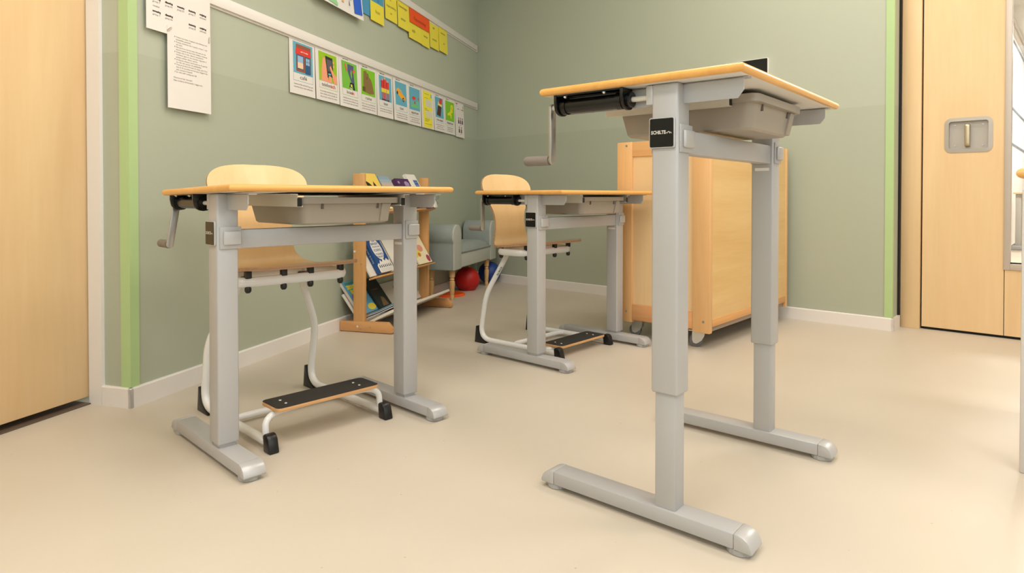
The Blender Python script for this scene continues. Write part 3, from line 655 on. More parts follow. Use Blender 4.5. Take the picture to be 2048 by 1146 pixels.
for x, y, rz in ((-0.092, 0.055, 0.35), (-CW + 0.066, 0.07, 0.2), (-0.066, CDp - 0.09, 0.4), (-CW + 0.066, CDp - 0.09, 0.1)):
    Mw = Matrix.Translation((x, y, 0)) @ Matrix.Rotation(rz, 4, 'Z')
    bm = NB(); lathe(bm, [(0.006, -0.010), (0.024, -0.010), (0.030, -0.007), (0.030, 0.007), (0.024, 0.010), (0.006, 0.010)], 22, Mw @ Matrix.Translation((0, 0, 0.0305)) @ Matrix.Rotation(PI / 2, 4, 'X'))
    wh = part('castor_wheel', bm, mat('castor_tyre', (104, 104, 106), 0.45), cab)
    bm = NB()
    for sy in (-0.0125, 0.0125):
        pf = [(-0.016, 0.034), (-0.011, 0.020), (0.0, 0.016), (0.010, 0.020), (0.026, 0.032), (0.037, 0.050), (0.041, 0.072), (-0.016, 0.072)]
        prism(bm, pf, 'xz', sy - 0.0012, sy + 0.0012)
    box(bm, -0.012, 0.038, -0.0135, 0.0135, 0.067, 0.0775, 0.002)
    bmesh.ops.transform(bm, matrix=Mw, verts=bm.verts); part('castor_fork', bm, mat('castor_zinc', (204, 200, 190), 0.3, 0.6), wh)
    bm = NB(); box(bm, -0.03, 0.03, -0.03, 0.03, 0.0775, 0.0825); bmesh.ops.transform(bm, matrix=Mw, verts=bm.verts); part('castor_plate', bm, mat('castor_zinc', (204, 200, 190), 0.3, 0.6), wh)

# ------------------------------------------------------------------ display rack on the left wall
RS = 1.25
Mr = M_L @ Matrix.Translation((RS, 0, 0))
rack = thing('book_rack', 'beech magazine rack with sloping white shelves, standing against the left wall behind the desk', 'book rack', Mr)
RL = 0.822      # outer length
def q(v): return -v
for x0 in (0.0, RL - 0.026):
    prof = [(0.0145, 0.003), (0.310, 0.003), (0.317, 0.009), (0.315, 0.028), (0.287, 0.058), (0.0145, 0.054)]
    bm = NB(); prism(bm, [(q(a), z) for a, z in prof], 'yz', x0, x0 + 0.026, 0.002); ft = part('foot', bm, RACKX, rack)
    bm = NB(); box(bm, x0 + 0.001, x0 + 0.026, q(0.156), q(0.093), 0.05, 0.815, 0.003); up = part('upright', bm, RACKW, rack)
    if x0 == 0:
        for a, z, r, pr in ((0.118, 0.030, 0.0055, ft), (0.19, 0.029, 0.0035, ft), (0.134, 0.018, 0.003, ft), (0.156, 0.017, 0.003, ft), (0.103, 0.415, 0.006, up), (0.140, 0.352, 0.003, up)):
            bm = NB(); cyl(bm, (x0 - 0.002, q(a), z), (x0 + 0.004, q(a), z), r, 10); part('screw_cap', bm, mat('cap_white', (226, 220, 210), 0.4) if r > 0.005 else ALU, pr)
    for a in (0.04, 0.22):
        bm = NB(); cyl(bm, (x0 + 0.013, q(a), 0.0), (x0 + 0.013, q(a), 0.004), 0.006, 10); part('glide', bm, CREAM, ft)
SHW = mat('rack_white_shelf', (222, 214, 202), 0.45)
xa, xb = 0.0265, RL - 0.0265
def board(bm, p, r, th, x0, x1):
    """board in the yz plane from (q,z) p to r, thickness th to the wall side / below"""
    (a, z), (b, w_) = p, r; dx, dz = b - a, w_ - z; l = math.hypot(dx, dz); nx, nz = -dz / l * th, dx / l * th
    if nz > 0: nx, nz = -nx, -nz
    return prism(bm, [(q(a), z), (q(b), w_), (q(b + nx), w_ + nz), (q(a + nx), z + nz)], 'yz', x0, x1, 0.001)
for zt_ in (0.285, 0.625):
    bm = NB(); board(bm, (0.0856, zt_ + 0.165), (0.183, zt_), 0.010, xa, xb); part('shelf_back', bm, SHW, rack)
    bm = NB(); board(bm, (0.168, zt_ - 0.012), (0.208, zt_ + 0.002), 0.009, xa, xb); part('shelf_lip', bm, RACKX, rack)
bm = NB(); board(bm, (0.018, 0.188), (0.112, 0.062), 0.012, xa - 0.0, xb); part('shelf_back', bm, SHW, rack)
bm = NB(); board(bm, (0.150, 0.047), (0.300, 0.120), 0.014, xa, xb); part('shelf_tray', bm, SHW, rack)
bm = NB(); box(bm, xa, xb, q(0.165), q(0.085), 0.040, 0.050); part('shelf_bottom', bm, SHW, rack)

# ------------------------------------------------------------------ books
def book(name, label, cat, w, h, t, cover, M, art=None, spine=None, group='books and booklets on the rack', hard=True):
    """local: x 0..w, z 0..h, thickness y 0..-t (front cover faces -y)"""
    r = thing(name, label, cat, M, group)
    c = 0.0016
    bm = NB(); box(bm, 0, w, -t, -t + c, 0, h); box(bm, 0, w, -c, 0, 0, h); box(bm, 0, c, -t, 0, 0, h); part('cover', bm, cover, r, False)
    bm = NB(); box(bm, c, w - 0.002, -t + c, -c, 0.002, h - 0.002); part('pages', bm, PAGES, r, False)
    if art:
        bm = NB(); mats = []
        art(bm, mats, -t - 0.0004, w, h)
        part('cover_print', bm, mats, r, False)
    if spine:
        bm = NB(); mats = []; spine(bm, mats, t, h); part('spine_print', bm, mats, r, False)
    return r
def mi(mats, m):
    if m not in mats: mats.append(m)
    return mats.index(m)
def pl(bm, mats, y, m, pts): poly(bm, pts, y, mi(mats, m))
def tx(bm, mats, y, m, s, x, z, size, width=None, align='LEFT', bold=0.0, shear=0.0): text_bm(bm, s, x, z, size, y, width, align, shear, mi(mats, m), bold)
def rc(x0, x1, z0, z1): return [(x0, z0), (x1, z0), (x1, z1), (x0, z1)]
def lean(x, qq, z, ang, rz=0.0):
    """stand at rack (x, distance from wall q, z), leaning back by ang"""
    return Mr @ Matrix.Translation((x, -qq, z)) @ Matrix.Rotation(rz, 4, 'Z') @ Matrix.Rotation(-ang, 4, 'X')
AN = math.atan2(0.121, 0.205)
WH = flat(232, 226, 216); BL = flat(24, 72, 132); NAVY = flat(24, 44, 92); YE = flat(236, 214, 60); BK = flat(26, 22, 22)
def art_blue(bm, mats, y, w, h):
    pl(bm, mats, y, WH, rc(0, w, 0, h * 0.20)); 
    pl(bm, mats, y - 0.0002, WH, ellipse(w * 0.52, h * 0.64, w * 0.34, h * 0.30, 28))
    ms = [(0, 0.2), (0.12, 0.26), (0.2, 0.23), (0.32, 0.34), (0.42, 0.27), (0.55, 0.38), (0.66, 0.29), (0.8, 0.36), (0.9, 0.28), (1, 0.33), (1, 0.19), (0, 0.19)]
    pl(bm, mats, y - 0.0002, WH, [(a * w, b * h) for a, b in ms])
    for k in range(7):
        cx = w * (0.1 + 0.13 * k); pl(bm, mats, y - 0.0004, NAVY, [(cx, h * 0.13), (cx + w * 0.07, h * 0.13), (cx + w * 0.06, h * 0.19), (cx + w * 0.03, h * 0.22), (cx + w * 0.01, h * 0.18)])
    for k in range(3): pl(bm, mats, y - 0.0004, BL, rc(w * 0.08, w * 0.92, h * (0.03 + 0.03 * k), h * (0.033 + 0.03 * k)))
    for s, z, sz in (('DE', 0.85, 0.06), ('BRIEF', 0.76, 0.085), ('VOOR DE', 0.685, 0.055), ('KONING', 0.575, 0.10), ('TONKE', 0.47, 0.07), ('DRAGT', 0.395, 0.07)):
        tx(bm, mats, y - 0.0004, BL, s, w * 0.52, h * z, h * sz, min(len(s) * 0.1 * w, w * 0.5), 'CENTER', 0.0003)
def spine_blue(bm, mats, t, h):
    b2 = NB(); m2 = []
    tx(b2, mats, 0, flat(190, 196, 200), 'De brief voor de koning', 0, 0, t * 0.5, h * 0.55)
    bmesh.ops.transform(b2, matrix=Matrix(((0, 1, 0, -0.0004), (0, 0, -1, -t * 0.35), (-1, 0, 0, h * 0.85), (0, 0, 0, 1))), verts=b2.verts)
    me = bpy.data.meshes.new('t'); b2.to_mesh(me); b2.free(); bm.from_mesh(me); bpy.data.meshes.remove(me)
book('novel', 'thick blue novel with a white oval title panel on the middle rack shelf', 'book', 0.150, 0.212, 0.026, BL, lean(0.085, 0.187, 0.286, AN), art_blue, spine_blue)
def art_yb(bm, mats, y, w, h):
    yl = flat(240, 204, 92)
    pl(bm, mats, y, yl, rc(0, w, h * 0.45, h)); pl(bm, mats, y, flat(236, 218, 166), rc(0, w, 0, h * 0.45))
    pl(bm, mats, y - 0.0002, BK, [(0, h * 0.42), (w, h * 0.42), (w, h * 0.66), (w * 0.75, h * 0.56), (w * 0.55, h * 0.78), (w * 0.42, h * 0.6), (w * 0.22, h * 0.72), (0, h * 0.8)])
    tx(bm, mats, y - 0.0004, flat(206, 170, 150), 'BONITO', w * 0.3, h * 0.45, h * 0.09, w * 0.45); tx(bm, mats, y - 0.0004, flat(190, 170, 110), 'AVION', w * 0.3, h * 0.28, h * 0.1, w * 0.45)
    pl(bm, mats, y - 0.0003, flat(226, 130, 50), rc(w * 0.04, w * 0.25, h * 0.42, h * 0.52))
book('booklet', 'yellow and black booklet on the top rack shelf next to the near upright', 'booklet', 0.150, 0.222, 0.006, flat(240, 204, 92), lean(0.105, 0.187, 0.628, AN), art_yb)
def art_sky(bm, mats, y, w, h):
    cols = ((170, 120, 100), (186, 150, 130), (190, 176, 166), (160, 174, 184), (140, 162, 180))
    for k, c in enumerate(cols): pl(bm, mats, y, flat(*c), rc(0, w, h * (0.5 + 0.1 * k), h * (0.6 + 0.1 * k)))
    pl(bm, mats, y, flat(180, 150, 130), rc(0, w, 0, h * 0.5))
book('booklet', 'pale blue grey booklet with soft sky cover on the top rack shelf', 'booklet', 0.128, 0.210, 0.006, flat(150, 168, 182), lean(0.272, 0.187, 0.628, AN), art_sky)
def art_pur(bm, mats, y, w, h):
    lv = flat(168, 140, 176)
    pl(bm, mats, y - 0.0002, lv, rc(w * 0.52, w * 0.95, h * 0.60, h * 0.66)); pl(bm, mats, y - 0.0002, lv, ellipse(w * 0.72, h * 0.82, w * 0.18, h * 0.09, 16))
    for k in range(5): pl(bm, mats, y - 0.0003, lv, rc(w * (0.54 + 0.09 * k), w * (0.58 + 0.09 * k), h * 0.66, h * 0.78))
    pl(bm, mats, y - 0.0002, YE, [(w * 0.1, h * 0.4), (w * 0.35, h * 0.42), (w * 0.3, h * 0.56), (w * 0.15, h * 0.54)])
    pl(bm, mats, y - 0.0002, lv, ellipse(w * 0.16, h * 0.86, w * 0.07, h * 0.05, 12))
book('paperback', 'dark purple paperback with pale emblem on the top rack shelf', 'book', 0.175, 0.190, 0.022, flat(74, 34, 82), lean(0.432, 0.187, 0.628, AN), art_pur)
def art_wb(bm, mats, y, w, h):
    pl(bm, mats, y - 0.0002, flat(64, 98, 160), rc(w * 0.52, w * 0.92, h * 0.5, h * 0.82))
    for k in range(3): pl(bm, mats, y - 0.0004, flat(150, 170, 206), rc(w * 0.56, w * 0.86, h * (0.56 + 0.09 * k), h * (0.575 + 0.09 * k)))
book('paperback', 'white paperback with a blue square on its cover at the end of the top shelf', 'book', 0.138, 0.228, 0.018, WH, lean(0.609, 0.187, 0.628, AN), art_wb)
def art_com(bm, mats, y, w, h):
    pl(bm, mats, y - 0.0001, flat(238, 226, 190), rc(0, w, 0, h)); pl(bm, mats, y - 0.0002, flat(222, 214, 70), [(0, h * 0.2), (w * 0.5, h * 0.3), (w * 0.45, h * 0.7), (0, h * 0.9)])
    pl(bm, mats, y - 0.0003, flat(226, 150, 130), ellipse(w * 0.6, h * 0.5, w * 0.2, h * 0.12, 12)); pl(bm, mats, y - 0.0004, flat(170, 60, 90), ellipse(w * 0.85, h * 0.14, w * 0.13, h * 0.12, 12))
    pl(bm, mats, y - 0.0004, flat(130, 60, 70), ellipse(w * 0.5, h * 0.72, w * 0.07, h * 0.06, 10)); pl(bm, mats, y - 0.0004, flat(216, 110, 60), ellipse(w * 0.35, h * 0.3, w * 0.1, h * 0.07, 10))
book('comic_album', 'cream and yellow illustrated album at the far end of the middle rack shelf', 'book', 0.190, 0.205, 0.007, flat(232, 224, 196), lean(0.592, 0.187, 0.286, AN), art_com)
book('sheet_folder', 'plain white folder leaning behind the blue novel on the middle rack shelf', 'folder', 0.20, 0.20, 0.004, WH, lean(0.30, 0.187, 0.286, AN))
AN2 = math.atan2(0.094, 0.126)
def art_mag(bm, mats, y, w, h):
    pl(bm, mats, y - 0.0001, flat(98, 166, 196), rc(0, w, 0, h)); pl(bm, mats, y - 0.0002, flat(80, 140, 120), rc(w * 0.1, w, h * 0.9, h * 0.97))
    tx(bm, mats, y - 0.0004, flat(240, 220, 40), 'ZOMER', w * 0.12, h * 0.78, h * 0.13, w * 0.62, bold=0.003); tx(bm, mats, y - 0.0004, flat(240, 220, 40), 'BOEK', w * 0.18, h * 0.64, h * 0.13, w * 0.56, bold=0.003)
    pl(bm, mats, y - 0.0003, flat(206, 30, 80), ellipse(w * 0.26, h * 0.50, w * 0.17, h * 0.10, 18))
    for k in range(3): pl(bm, mats, y - 0.0005, flat(236, 190, 200), rc(w * 0.17, w * 0.35, h * (0.46 + 0.035 * k), h * (0.475 + 0.035 * k)))
    pl(bm, mats, y - 0.0003, flat(236, 210, 70), ellipse(w * 0.75, h * 0.14, w * 0.22, h * 0.1, 14))
book('magazine', 'cyan magazine with yellow lettering leaning in the bottom of the rack', 'magazine', 0.185, 0.200, 0.016, flat(206, 196, 188), lean(0.03, 0.112, 0.075, AN2), art_mag)
def art_dk(bm, mats, y, w, h):
    pl(bm, mats, y - 0.0002, flat(120, 96, 60), [(w * 0.3, h * 0.05), (w * 0.8, h * 0.05), (w * 0.7, h * 0.3), (w * 0.5, h * 0.36)]); pl(bm, mats, y - 0.0002, flat(120, 60, 50), rc(w * 0.2, w * 0.7, h * 0.6, h * 0.63))
book('paperback', 'dark green paperback leaning behind the near upright in the bottom of the rack', 'book', 0.135, 0.190, 0.012, flat(30, 38, 34), lean(0.205, 0.133, 0.082, AN2), art_dk)
def art_br(bm, mats, y, w, h):
    pl(bm, mats, y - 0.0002, flat(206, 196, 180), rc(0, w, h * 0.4, h * 0.55)); pl(bm, mats, y - 0.0002, flat(90, 56, 44), [(0, 0), (w * 0.5, 0), (w * 0.3, h * 0.4), (0, h * 0.3)])
book('pocket_booklet', 'small brown booklet lying in the bottom of the rack', 'booklet', 0.10, 0.085, 0.006, flat(170, 104, 74), lean(0.30, 0.215, 0.130, 0.75, -0.2), art_br)
# loose magazines lying in the tray, slightly curled
for k, (cc, ww, xo, lb) in enumerate((((206, 200, 196), 0.26, 0.04, 'white magazine lowest in the pile on the bottom rack tray'), ((92, 150, 176), 0.24, 0.05, 'blue magazine second in the pile on the bottom rack tray'),
                                      ((196, 186, 180), 0.25, 0.045, 'grey magazine third in the pile on the bottom rack tray'), ((110, 160, 190), 0.22, 0.06, 'blue magazine on top of the pile on the bottom rack tray'))):
    g = []
    for i in range(9):
        u = i / 8; a = 0.156 + 0.135 * u
        zz = 0.058 + 0.0075 * k + 0.487 * (a - 0.15) + 0.006 * (1 - u) ** 3
        g.append([(xo + 0.0 + ww * j / 4, -a, zz + 0.001 * math.sin(j * 1.3)) for j in range(5)])
    bm = NB(); sheet(bm, g, 0.004); o = finish('magazine', bm, flat(*cc)); place(o, Mr); tag(o, lb, 'magazine', 'loose magazines in the rack')
# tent card with ribbon at far end of the top shelf
tc_ = thing('tent_card', 'white folded card with a ribbon bow at the far end of the top rack shelf', 'card', Mr @ Matrix.Translation((0.750, -0.208, 0.630)))
bm = NB(); prism(bm, [(-0.018, 0), (0.018, 0), (0.008, 0.06), (-0.004, 0.06)], 'yz', 0, 0.044, 0.001); part('folded_sheet', bm, WH, tc_)
bm = NB(); tube(bm, fillet([(0.02, -0.010, 0.05), (0.03, -0.03, 0.075), (0.042, -0.025, 0.055), (0.03, -0.012, 0.045)], 0.015, 5), 0.002, seg=8); tube(bm, [(0.024, -0.012, 0.05), (0.036, -0.024, 0.02)], 0.002, seg=8); part('ribbon', bm, flat(110, 116, 110), tc_)
bm = NB(); box(bm, 0.0, 0.09, -0.012, 0.0, 0, 0.006, 0.001); o = finish('purple_booklet', bm, flat(90, 50, 110)); place(o, Mr @ Matrix.Translation((0.655, -0.2085, 0.6275))); tag(o, 'thin purple booklet lying flat on the top rack shelf lip', 'booklet')

# ------------------------------------------------------------------ upholstered bench
BS = 2.25; BLN = 0.92
Mb = M_L @ Matrix.Translation((BS, 0, 0))
bench = thing('bench', 'small grey blue velvet bench with two rolled arms on turned wooden legs, in the corner', 'bench', Mb)
Q0, Q1 = 0.020, 0.250
def armprof(x, sg):
    # outline in (x,z): sg=+1 outer face on the low-x side
    W_ = 0.15; pts = [(0.012, 0.205), (W_, 0.205), (W_, 0.40)]
    for k in range(13):
        a = math.radians(-10 + 215 * k / 12); pts.append((0.073 + 0.078 * math.cos(a), 0.432 + 0.080 * math.sin(a)))
    pts.append((0.012, 0.385))
    return [(x + p[0], p[1]) for p in pts] if sg > 0 else [(x - p[0], p[1]) for p in pts][::-1]
for x, sg in ((0.0, 1), (BLN, -1)):
    pr = armprof(x, sg)
    bm = NB(); prism(bm, pr, 'xz', -Q1 + 0.014, -Q0, 0.008, 3); ar = part('arm', bm, VELVET, bench, ang=0.9)
    cxm = sum(p[0] for p in pr) / len(pr); czm = 0.36
    bm = NB(); prism(bm, [(cxm + (p[0] - cxm) * 0.985, czm + (p[1] - czm) * 0.99) for p in pr], 'xz', -Q1, -Q1 + 0.016, 0.005, 3); part('arm_facing', bm, VELV_L, ar, ang=0.9)
bm = NB(); box(bm, 0.14, BLN - 0.14, -Q1 + 0.004, -Q0, 0.212, 0.315, 0.008, 3); part('seat_base', bm, VELV_L, bench)
g = []
NXc, NYc = 15, 9
bm = NB(); t = bmesh.new(); top, bot = [], []
for i in range(NXc):
    u = -1 + 2 * i / (NXc - 1); r1, r2 = [], []
    for j in range(NYc):
        v = -1 + 2 * j / (NYc - 1); hgt = 0.055 * (1 - u ** 4) ** 0.5 * (1 - abs(v) ** 4) ** 0.5 if abs(u) < 1 and abs(v) < 1 else 0
        x = BLN / 2 + u * (BLN / 2 - 0.152); y = -(Q0 + Q1) / 2 + v * ((Q1 - Q0) / 2 + 0.002)
        r1.append(t.verts.new((x, y, 0.322 + hgt))); r2.append(t.verts.new((x, y, 0.312)))
    top.append(r1); bot.append(r2)
for i in range(NXc - 1):
    for j in range(NYc - 1):
        t.faces.new((top[i][j], top[i + 1][j], top[i + 1][j + 1], top[i][j + 1])); t.faces.new((bot[i][j], bot[i][j + 1], bot[i + 1][j + 1], bot[i + 1][j]))
for i in range(NXc - 1):
    for j in (0, NYc - 1): t.faces.new((top[i][j], top[i + 1][j], bot[i + 1][j], bot[i][j]))
for j in range(NYc - 1):
    for i in (0, NXc - 1): t.faces.new((top[i][j], top[i][j + 1], bot[i][j + 1], bot[i][j]))
merge(bm, t); cu_ = part('seat_cushion', bm, VELVET, bench, ang=1.2)
bm = NB(); tube(bm, [(0.15, -Q1 - 0.001, 0.319), (BLN - 0.15, -Q1 - 0.001, 0.319)], 0.004, seg=8); part('piping', bm, VELVET, cu_)
lp = [(0.011, 0.0), (0.013, 0.004), (0.014, 0.03), (0.012, 0.034), (0.015, 0.04), (0.019, 0.11), (0.019, 0.125), (0.013, 0.13), (0.017, 0.138), (0.013, 0.148), (0.019, 0.156), (0.021, 0.208)]
for x in (0.085, BLN - 0.115):
    for y in (-Q1 + 0.045, -Q0 - 0.035):
        bm = NB(); lathe(bm, lp, 16, Matrix.Translation((x, y, 0))); part('leg', bm, LEGW, bench)

# things on the floor under the bench
def ball(name, label, M, r, m, seamm):
    root = thing(name, label, 'ball', M, None)
    bm = NB(); bmesh.ops.create_uvsphere(bm, u_segments=32, v_segments=20, radius=r, matrix=Matrix.Translation((0, 0, r))); part('skin', bm, m, root, ang=3)
    for rot in ((0, 0, 0), (PI / 2, 0, 0), (0, PI / 2, 0.4)):
        R_ = Matrix.Translation((0, 0, r)) @ Matrix.Rotation(rot[0], 4, 'X') @ Matrix.Rotation(rot[1], 4, 'Y')
        bm = NB(); tube(bm, [R_ @ Vector((r * math.cos(a * PI / 20), r * math.sin(a * PI / 20), 0)) for a in range(40)], 0.0012, seg=6, closed=True); part('seam', bm, seamm, root)
    bm = NB(); lathe(bm, [(0.006, 0), (0.006, 0.001)], 12, Matrix.Translation((0, 0, 2 * r - 0.0004))); part('valve', bm, BLACK, root)
ball('play_ball', 'red rubber ball on the floor under the grey bench', Matrix.Translation((-0.335, 4.80, 0)) @ Matrix.Rotation(0.6, 4, 'X') @ Matrix.Translation((0, 0.0, 0)), 0.094, mat('red_rubber', (206, 22, 16), 0.5, mott=0.5, mscale=14, bump=0.3, bscale=160), mat('red_seam', (150, 20, 16), 0.6))
ball('play_ball', 'blue ball, darkened for shade, behind the far leg of the grey bench', Matrix.Translation((-0.180, 5.09, 0)), 0.088, mat('blue_rubber', (20, 56, 130), 0.5, bump=0.2, bscale=120), mat('blue_seam', (20, 40, 90), 0.6))  # blue set darker so the colour carries the shade under the bench
bm = NB(); lathe(bm, [(0.02, 0.012), (0.07, 0.013), (0.082, 0.017), (0.096, 0.016), (0.104, 0.010), (0.105, 0.0), (0.101, 0.0), (0.099, 0.009), (0.09, 0.012), (0.02, 0.010)], 36)
o = finish('throwing_disc', bm, mat('orange_plastic', (236, 92, 24), 0.4)); place(o, Matrix.Translation((-0.435, 4.49, 0))); tag(o, 'orange plastic throwing disc lying on the floor by the near bench leg', 'disc')

# ------------------------------------------------------------------ cards on the lower rail
X = [.848, 1.05, 1.259, 1.461, 1.664, 1.865, 2.068, 2.277, 2.481, 2.674, 2.891, 3.081]
CB = [1.174, 1.173, 1.170, 1.168, 1.166, 1.166, 1.165, 1.164, 1.163, 1.163, 1.161]
BLU = flat(98, 172, 196); GR1 = flat(152, 194, 24); GR2 = flat(120, 188, 62); GR3 = flat(128, 196, 30)
SKIN = flat(240, 160, 124); DBL = flat(40, 88, 130); RED = flat(222, 56, 46); BRICK = flat(150, 84, 60)
def a_cafe(P):
    P(BRICK, [(.14, .06), (.90, .06), (.90, .94), (.14, .94)]); P(RED, [(.10, .62), (.92, .62), (.88, .82), (.14, .82)], 1)
    P(DBL, rc(.18, .52, .14, .60), 1); P(flat(150, 184, 220), rc(.21, .49, .36, .57), 2); P(flat(238, 208, 168), rc(.21, .49, .17, .36), 2)
    P(DBL, rc(.60, .86, .04, .60), 1); P(flat(160, 200, 222), rc(.64, .82, .34, .56), 2); P(DBL, rc(.72, .74, .34, .56), 3); P(DBL, rc(.64, .82, .44, .455), 3)
def a_tel(P):
    P(SKIN, [(.12, .0), (.72, .0), (.50, .10), (.46, .30), (.34, .84), (.22, .80), (.14, .4)]); P(flat(44, 40, 42), [(.36, .90), (.76, .88), (.80, .22), (.46, .16)], 1)
    P(flat(90, 90, 94), [(.41, .80), (.72, .79), (.74, .40), (.46, .38)], 2)
    P(SKIN, [(.80, .0), (1.0, .0), (.98, .28), (.84, .34), (.64, .60), (.58, .54), (.72, .26)], 3); P(SKIN, [(.76, .80), (.84, .78), (.83, .70), (.76, .71)], 3); P(SKIN, [(.77, .66), (.86, .63), (.84, .54), (.77, .57)], 3)
    P(SKIN, [(.54, .0), (.70, .0), (.66, .22), (.52, .24)], 3); P(flat(90, 190, 210), rc(.50, .64, .26, .32), 3)
def a_knie(P):
    J = flat(84, 84, 128); P(J, [(.38, .93), (.78, .91), (.76, .62), (.80, .24), (.62, .22), (.48, .46), (.37, .66)]); P(GR2, [(.54, .60), (.60, .76), (.64, .70), (.65, .50), (.62, .40)], 1)
    P(flat(230, 90, 70), [(.18, .90), (.24, .92), (.34, .70), (.28, .62)], 2); P(flat(230, 90, 70), [(.68, .72), (.86, .78), (.82, .68), (.70, .62)], 2)
    P(flat(30, 30, 50), [(.50, .26), (.76, .26), (.82, .0), (.70, .0), (.66, .14), (.52, .02), (.44, .06)], 1); P(YE, rc(.53, .64, .10, .20), 2); P(WH, [(.46, .05), (.62, .01), (.62, .035), (.47, .08)], 2)
def a_ruin(P):
    P(flat(136, 108, 62), [(.12, .12), (.16, .90), (.34, .94), (.42, .84), (.50, .88), (.56, .72), (.68, .66), (.78, .52), (.92, .12), (.60, .06)]); P(flat(96, 82, 34), rc(.08, .28, .12, .30), 1); P(flat(96, 74, 44), rc(.38, .43, .60, .72), 1)
def a_team(P):
    for cx, hh in ((.28, .86), (.46, .92), (.70, .84)):
        P(SKIN, ellipse(cx, hh, .055, .05, 10), 1); P(RED, [(cx - .11, hh - .04), (cx + .11, hh - .04), (cx + .09, .48), (cx - .09, .48)]); P(YE, rc(cx - .10, cx + .10, .34, .50), 1)
        P(flat(200, 80, 80), rc(cx - .09, cx - .02, .05, .34), 1); P(flat(200, 80, 80), rc(cx + .02, cx + .09, .05, .34), 1); P(flat(60, 30, 60), rc(cx - .10, cx + .10, .02, .06), 2)
        P(flat(50, 34, 34), [(cx - .13, hh - .06), (cx - .10, hh - .06), (cx - .10, .52), (cx - .13, .54)], 2)
def a_taxi(P):
    O = flat(244, 172, 30); P(O, [(.08, .62), (.10, .52), (.60, .26), (.86, .26), (.90, .40), (.66, .50), (.52, .66), (.30, .74), (.14, .70)]); P(flat(180, 170, 150), [(.26, .70), (.48, .64), (.58, .52), (.36, .58)], 1)
    P(flat(60, 44, 40), ellipse(.17, .52, .06, .08, 12), 1); P(flat(60, 44, 40), ellipse(.68, .28, .08, .10, 14), 1); P(flat(190, 180, 170), ellipse(.68, .28, .035, .05, 10), 2)
def a_aqua(P):
    P(flat(110, 186, 170), [(.10, .10), (.95, .10), (.95, .42), (.10, .36)]); P(flat(120, 196, 130), [(.15, .10), (.90, .14), (.80, .28), (.20, .24)], 1)
    P(RED, ellipse(.42, .54, .17, .08, 14), 1); P(flat(190, 90, 60), ellipse(.50, .34, .07, .06, 10), 2); P(flat(190, 110, 60), ellipse(.82, .54, .06, .07, 10), 2)
    P(flat(130, 200, 150), [(.12, .3), (.16, .62), (.2, .3)], 2); P(flat(130, 200, 150), [(.72, .3), (.75, .72), (.79, .3)], 2)
def a_choc(P):
    P(flat(88, 48, 34), [(.14, .12), (.60, .06), (.78, .60), (.36, .66)]); P(flat(240, 220, 130), [(.30, .62), (.84, .56), (.84, .70), (.38, .80)], 1); P(RED, [(.44, .72), (.80, .68), (.88, .96), (.60, .98)], 2)
    for k in range(3): P(flat(60, 30, 22), [(.20 + .055 * k, .22 + .14 * k), (.64 + .045 * k, .17 + .14 * k), (.645 + .045 * k, .19 + .14 * k), (.205 + .055 * k, .24 + .14 * k)], 2)
def a_nl(P):
    P(flat(232, 222, 40), [(.60, .14), (.66, .12), (.70, .32), (.64, .40), (.84, .48), (.82, .60), (.88, .74), (.80, .88), (.62, .84), (.56, .70), (.54, .52), (.42, .44), (.20, .34), (.26, .26), (.46, .30), (.56, .26)])
    P(GR3, [(.62, .74), (.68, .76), (.70, .62), (.64, .60)], 1)
cards = [
    ('café', None, BLU, a_cafe, ('Leenwoorden uit het Frans zijn', 'woorden die je moet onthouden.'), 'white word card with a brick café picture, first of the row on the lower rail'),
    ('telefon', 'isch', GR1, a_tel, ('In sommige woorden hoor je ies', 'maar schrijf je isch. Je schrijft ook', 'als je er een e achter kan zetten.'), 'white word card with hands holding a phone on green'),
    ('knie', 'ën', GR2, a_knie, ('Schrijf bij woorden op ie of ee het', 'meervoud met de klemtoon met', 'ën of schrijf n plus een trema.'), 'white word card with bent legs in blue trousers on green'),
    ('ruïne', None, GR3, a_ruin, ('Als je in een woord klinkers los', 'uitspreekt komt er een trema', 'op de eerste letter daarvan.'), 'white word card with a brown ruin on green'),
    ('team', None, BLU, a_team, ('Leenwoorden uit het Engels zijn', 'woorden die je moet onthouden.'), 'white word card with three red and yellow dressed players'),
    ('taxi', None, BLU, a_taxi, ('In sommige woorden hoor je ks', 'maar schrijf je een x. Deze', 'woorden moet je onthouden.'), 'white word card with an orange yellow car on blue'),
    ('aquarium', None, BLU, a_aqua, ('In sommige woorden hoor je kw', 'maar schrijf je qu. Deze', 'woorden moet je onthouden.'), 'white word card with an aquarium and red fish on blue'),
    None,
    ('chocolade', None, BLU, a_choc, ('In sommige woorden hoor je sj', 'maar schrijf je ch. Deze', 'woorden moet je onthouden.'), 'white word card with a dark chocolate bar on blue'),
    ('Nederland', None, GR3, a_nl, ('Aardrijkskundige namen', 'schrijf je met een', 'hoofdletter.'), 'white word card with a yellow country map on green'),
    None]
def curl_sheet(x0, x1, z0, z1, lift=0.012, thick=0.0006, off=0.004, rnd=0.0, wave=0.0):
    """hanging sheet, bottom curling slightly off the wall; returns bmesh and y(z,x) function"""
    def yy(x, z):
        u = (z1 - z) / (z1 - z0); return -off - lift * u - wave * math.sin((x - x0) / (x1 - x0) * 5 + 1) * u
    bm = NB(); g = [[(x0 + (x1 - x0) * j / 6, yy(x0 + (x1 - x0) * j / 6, z1 + (z0 - z1) * i / 8), z1 + (z0 - z1) * i / 8) for j in range(7)] for i in range(9)]
    sheet(bm, g, thick)
    return bm, yy
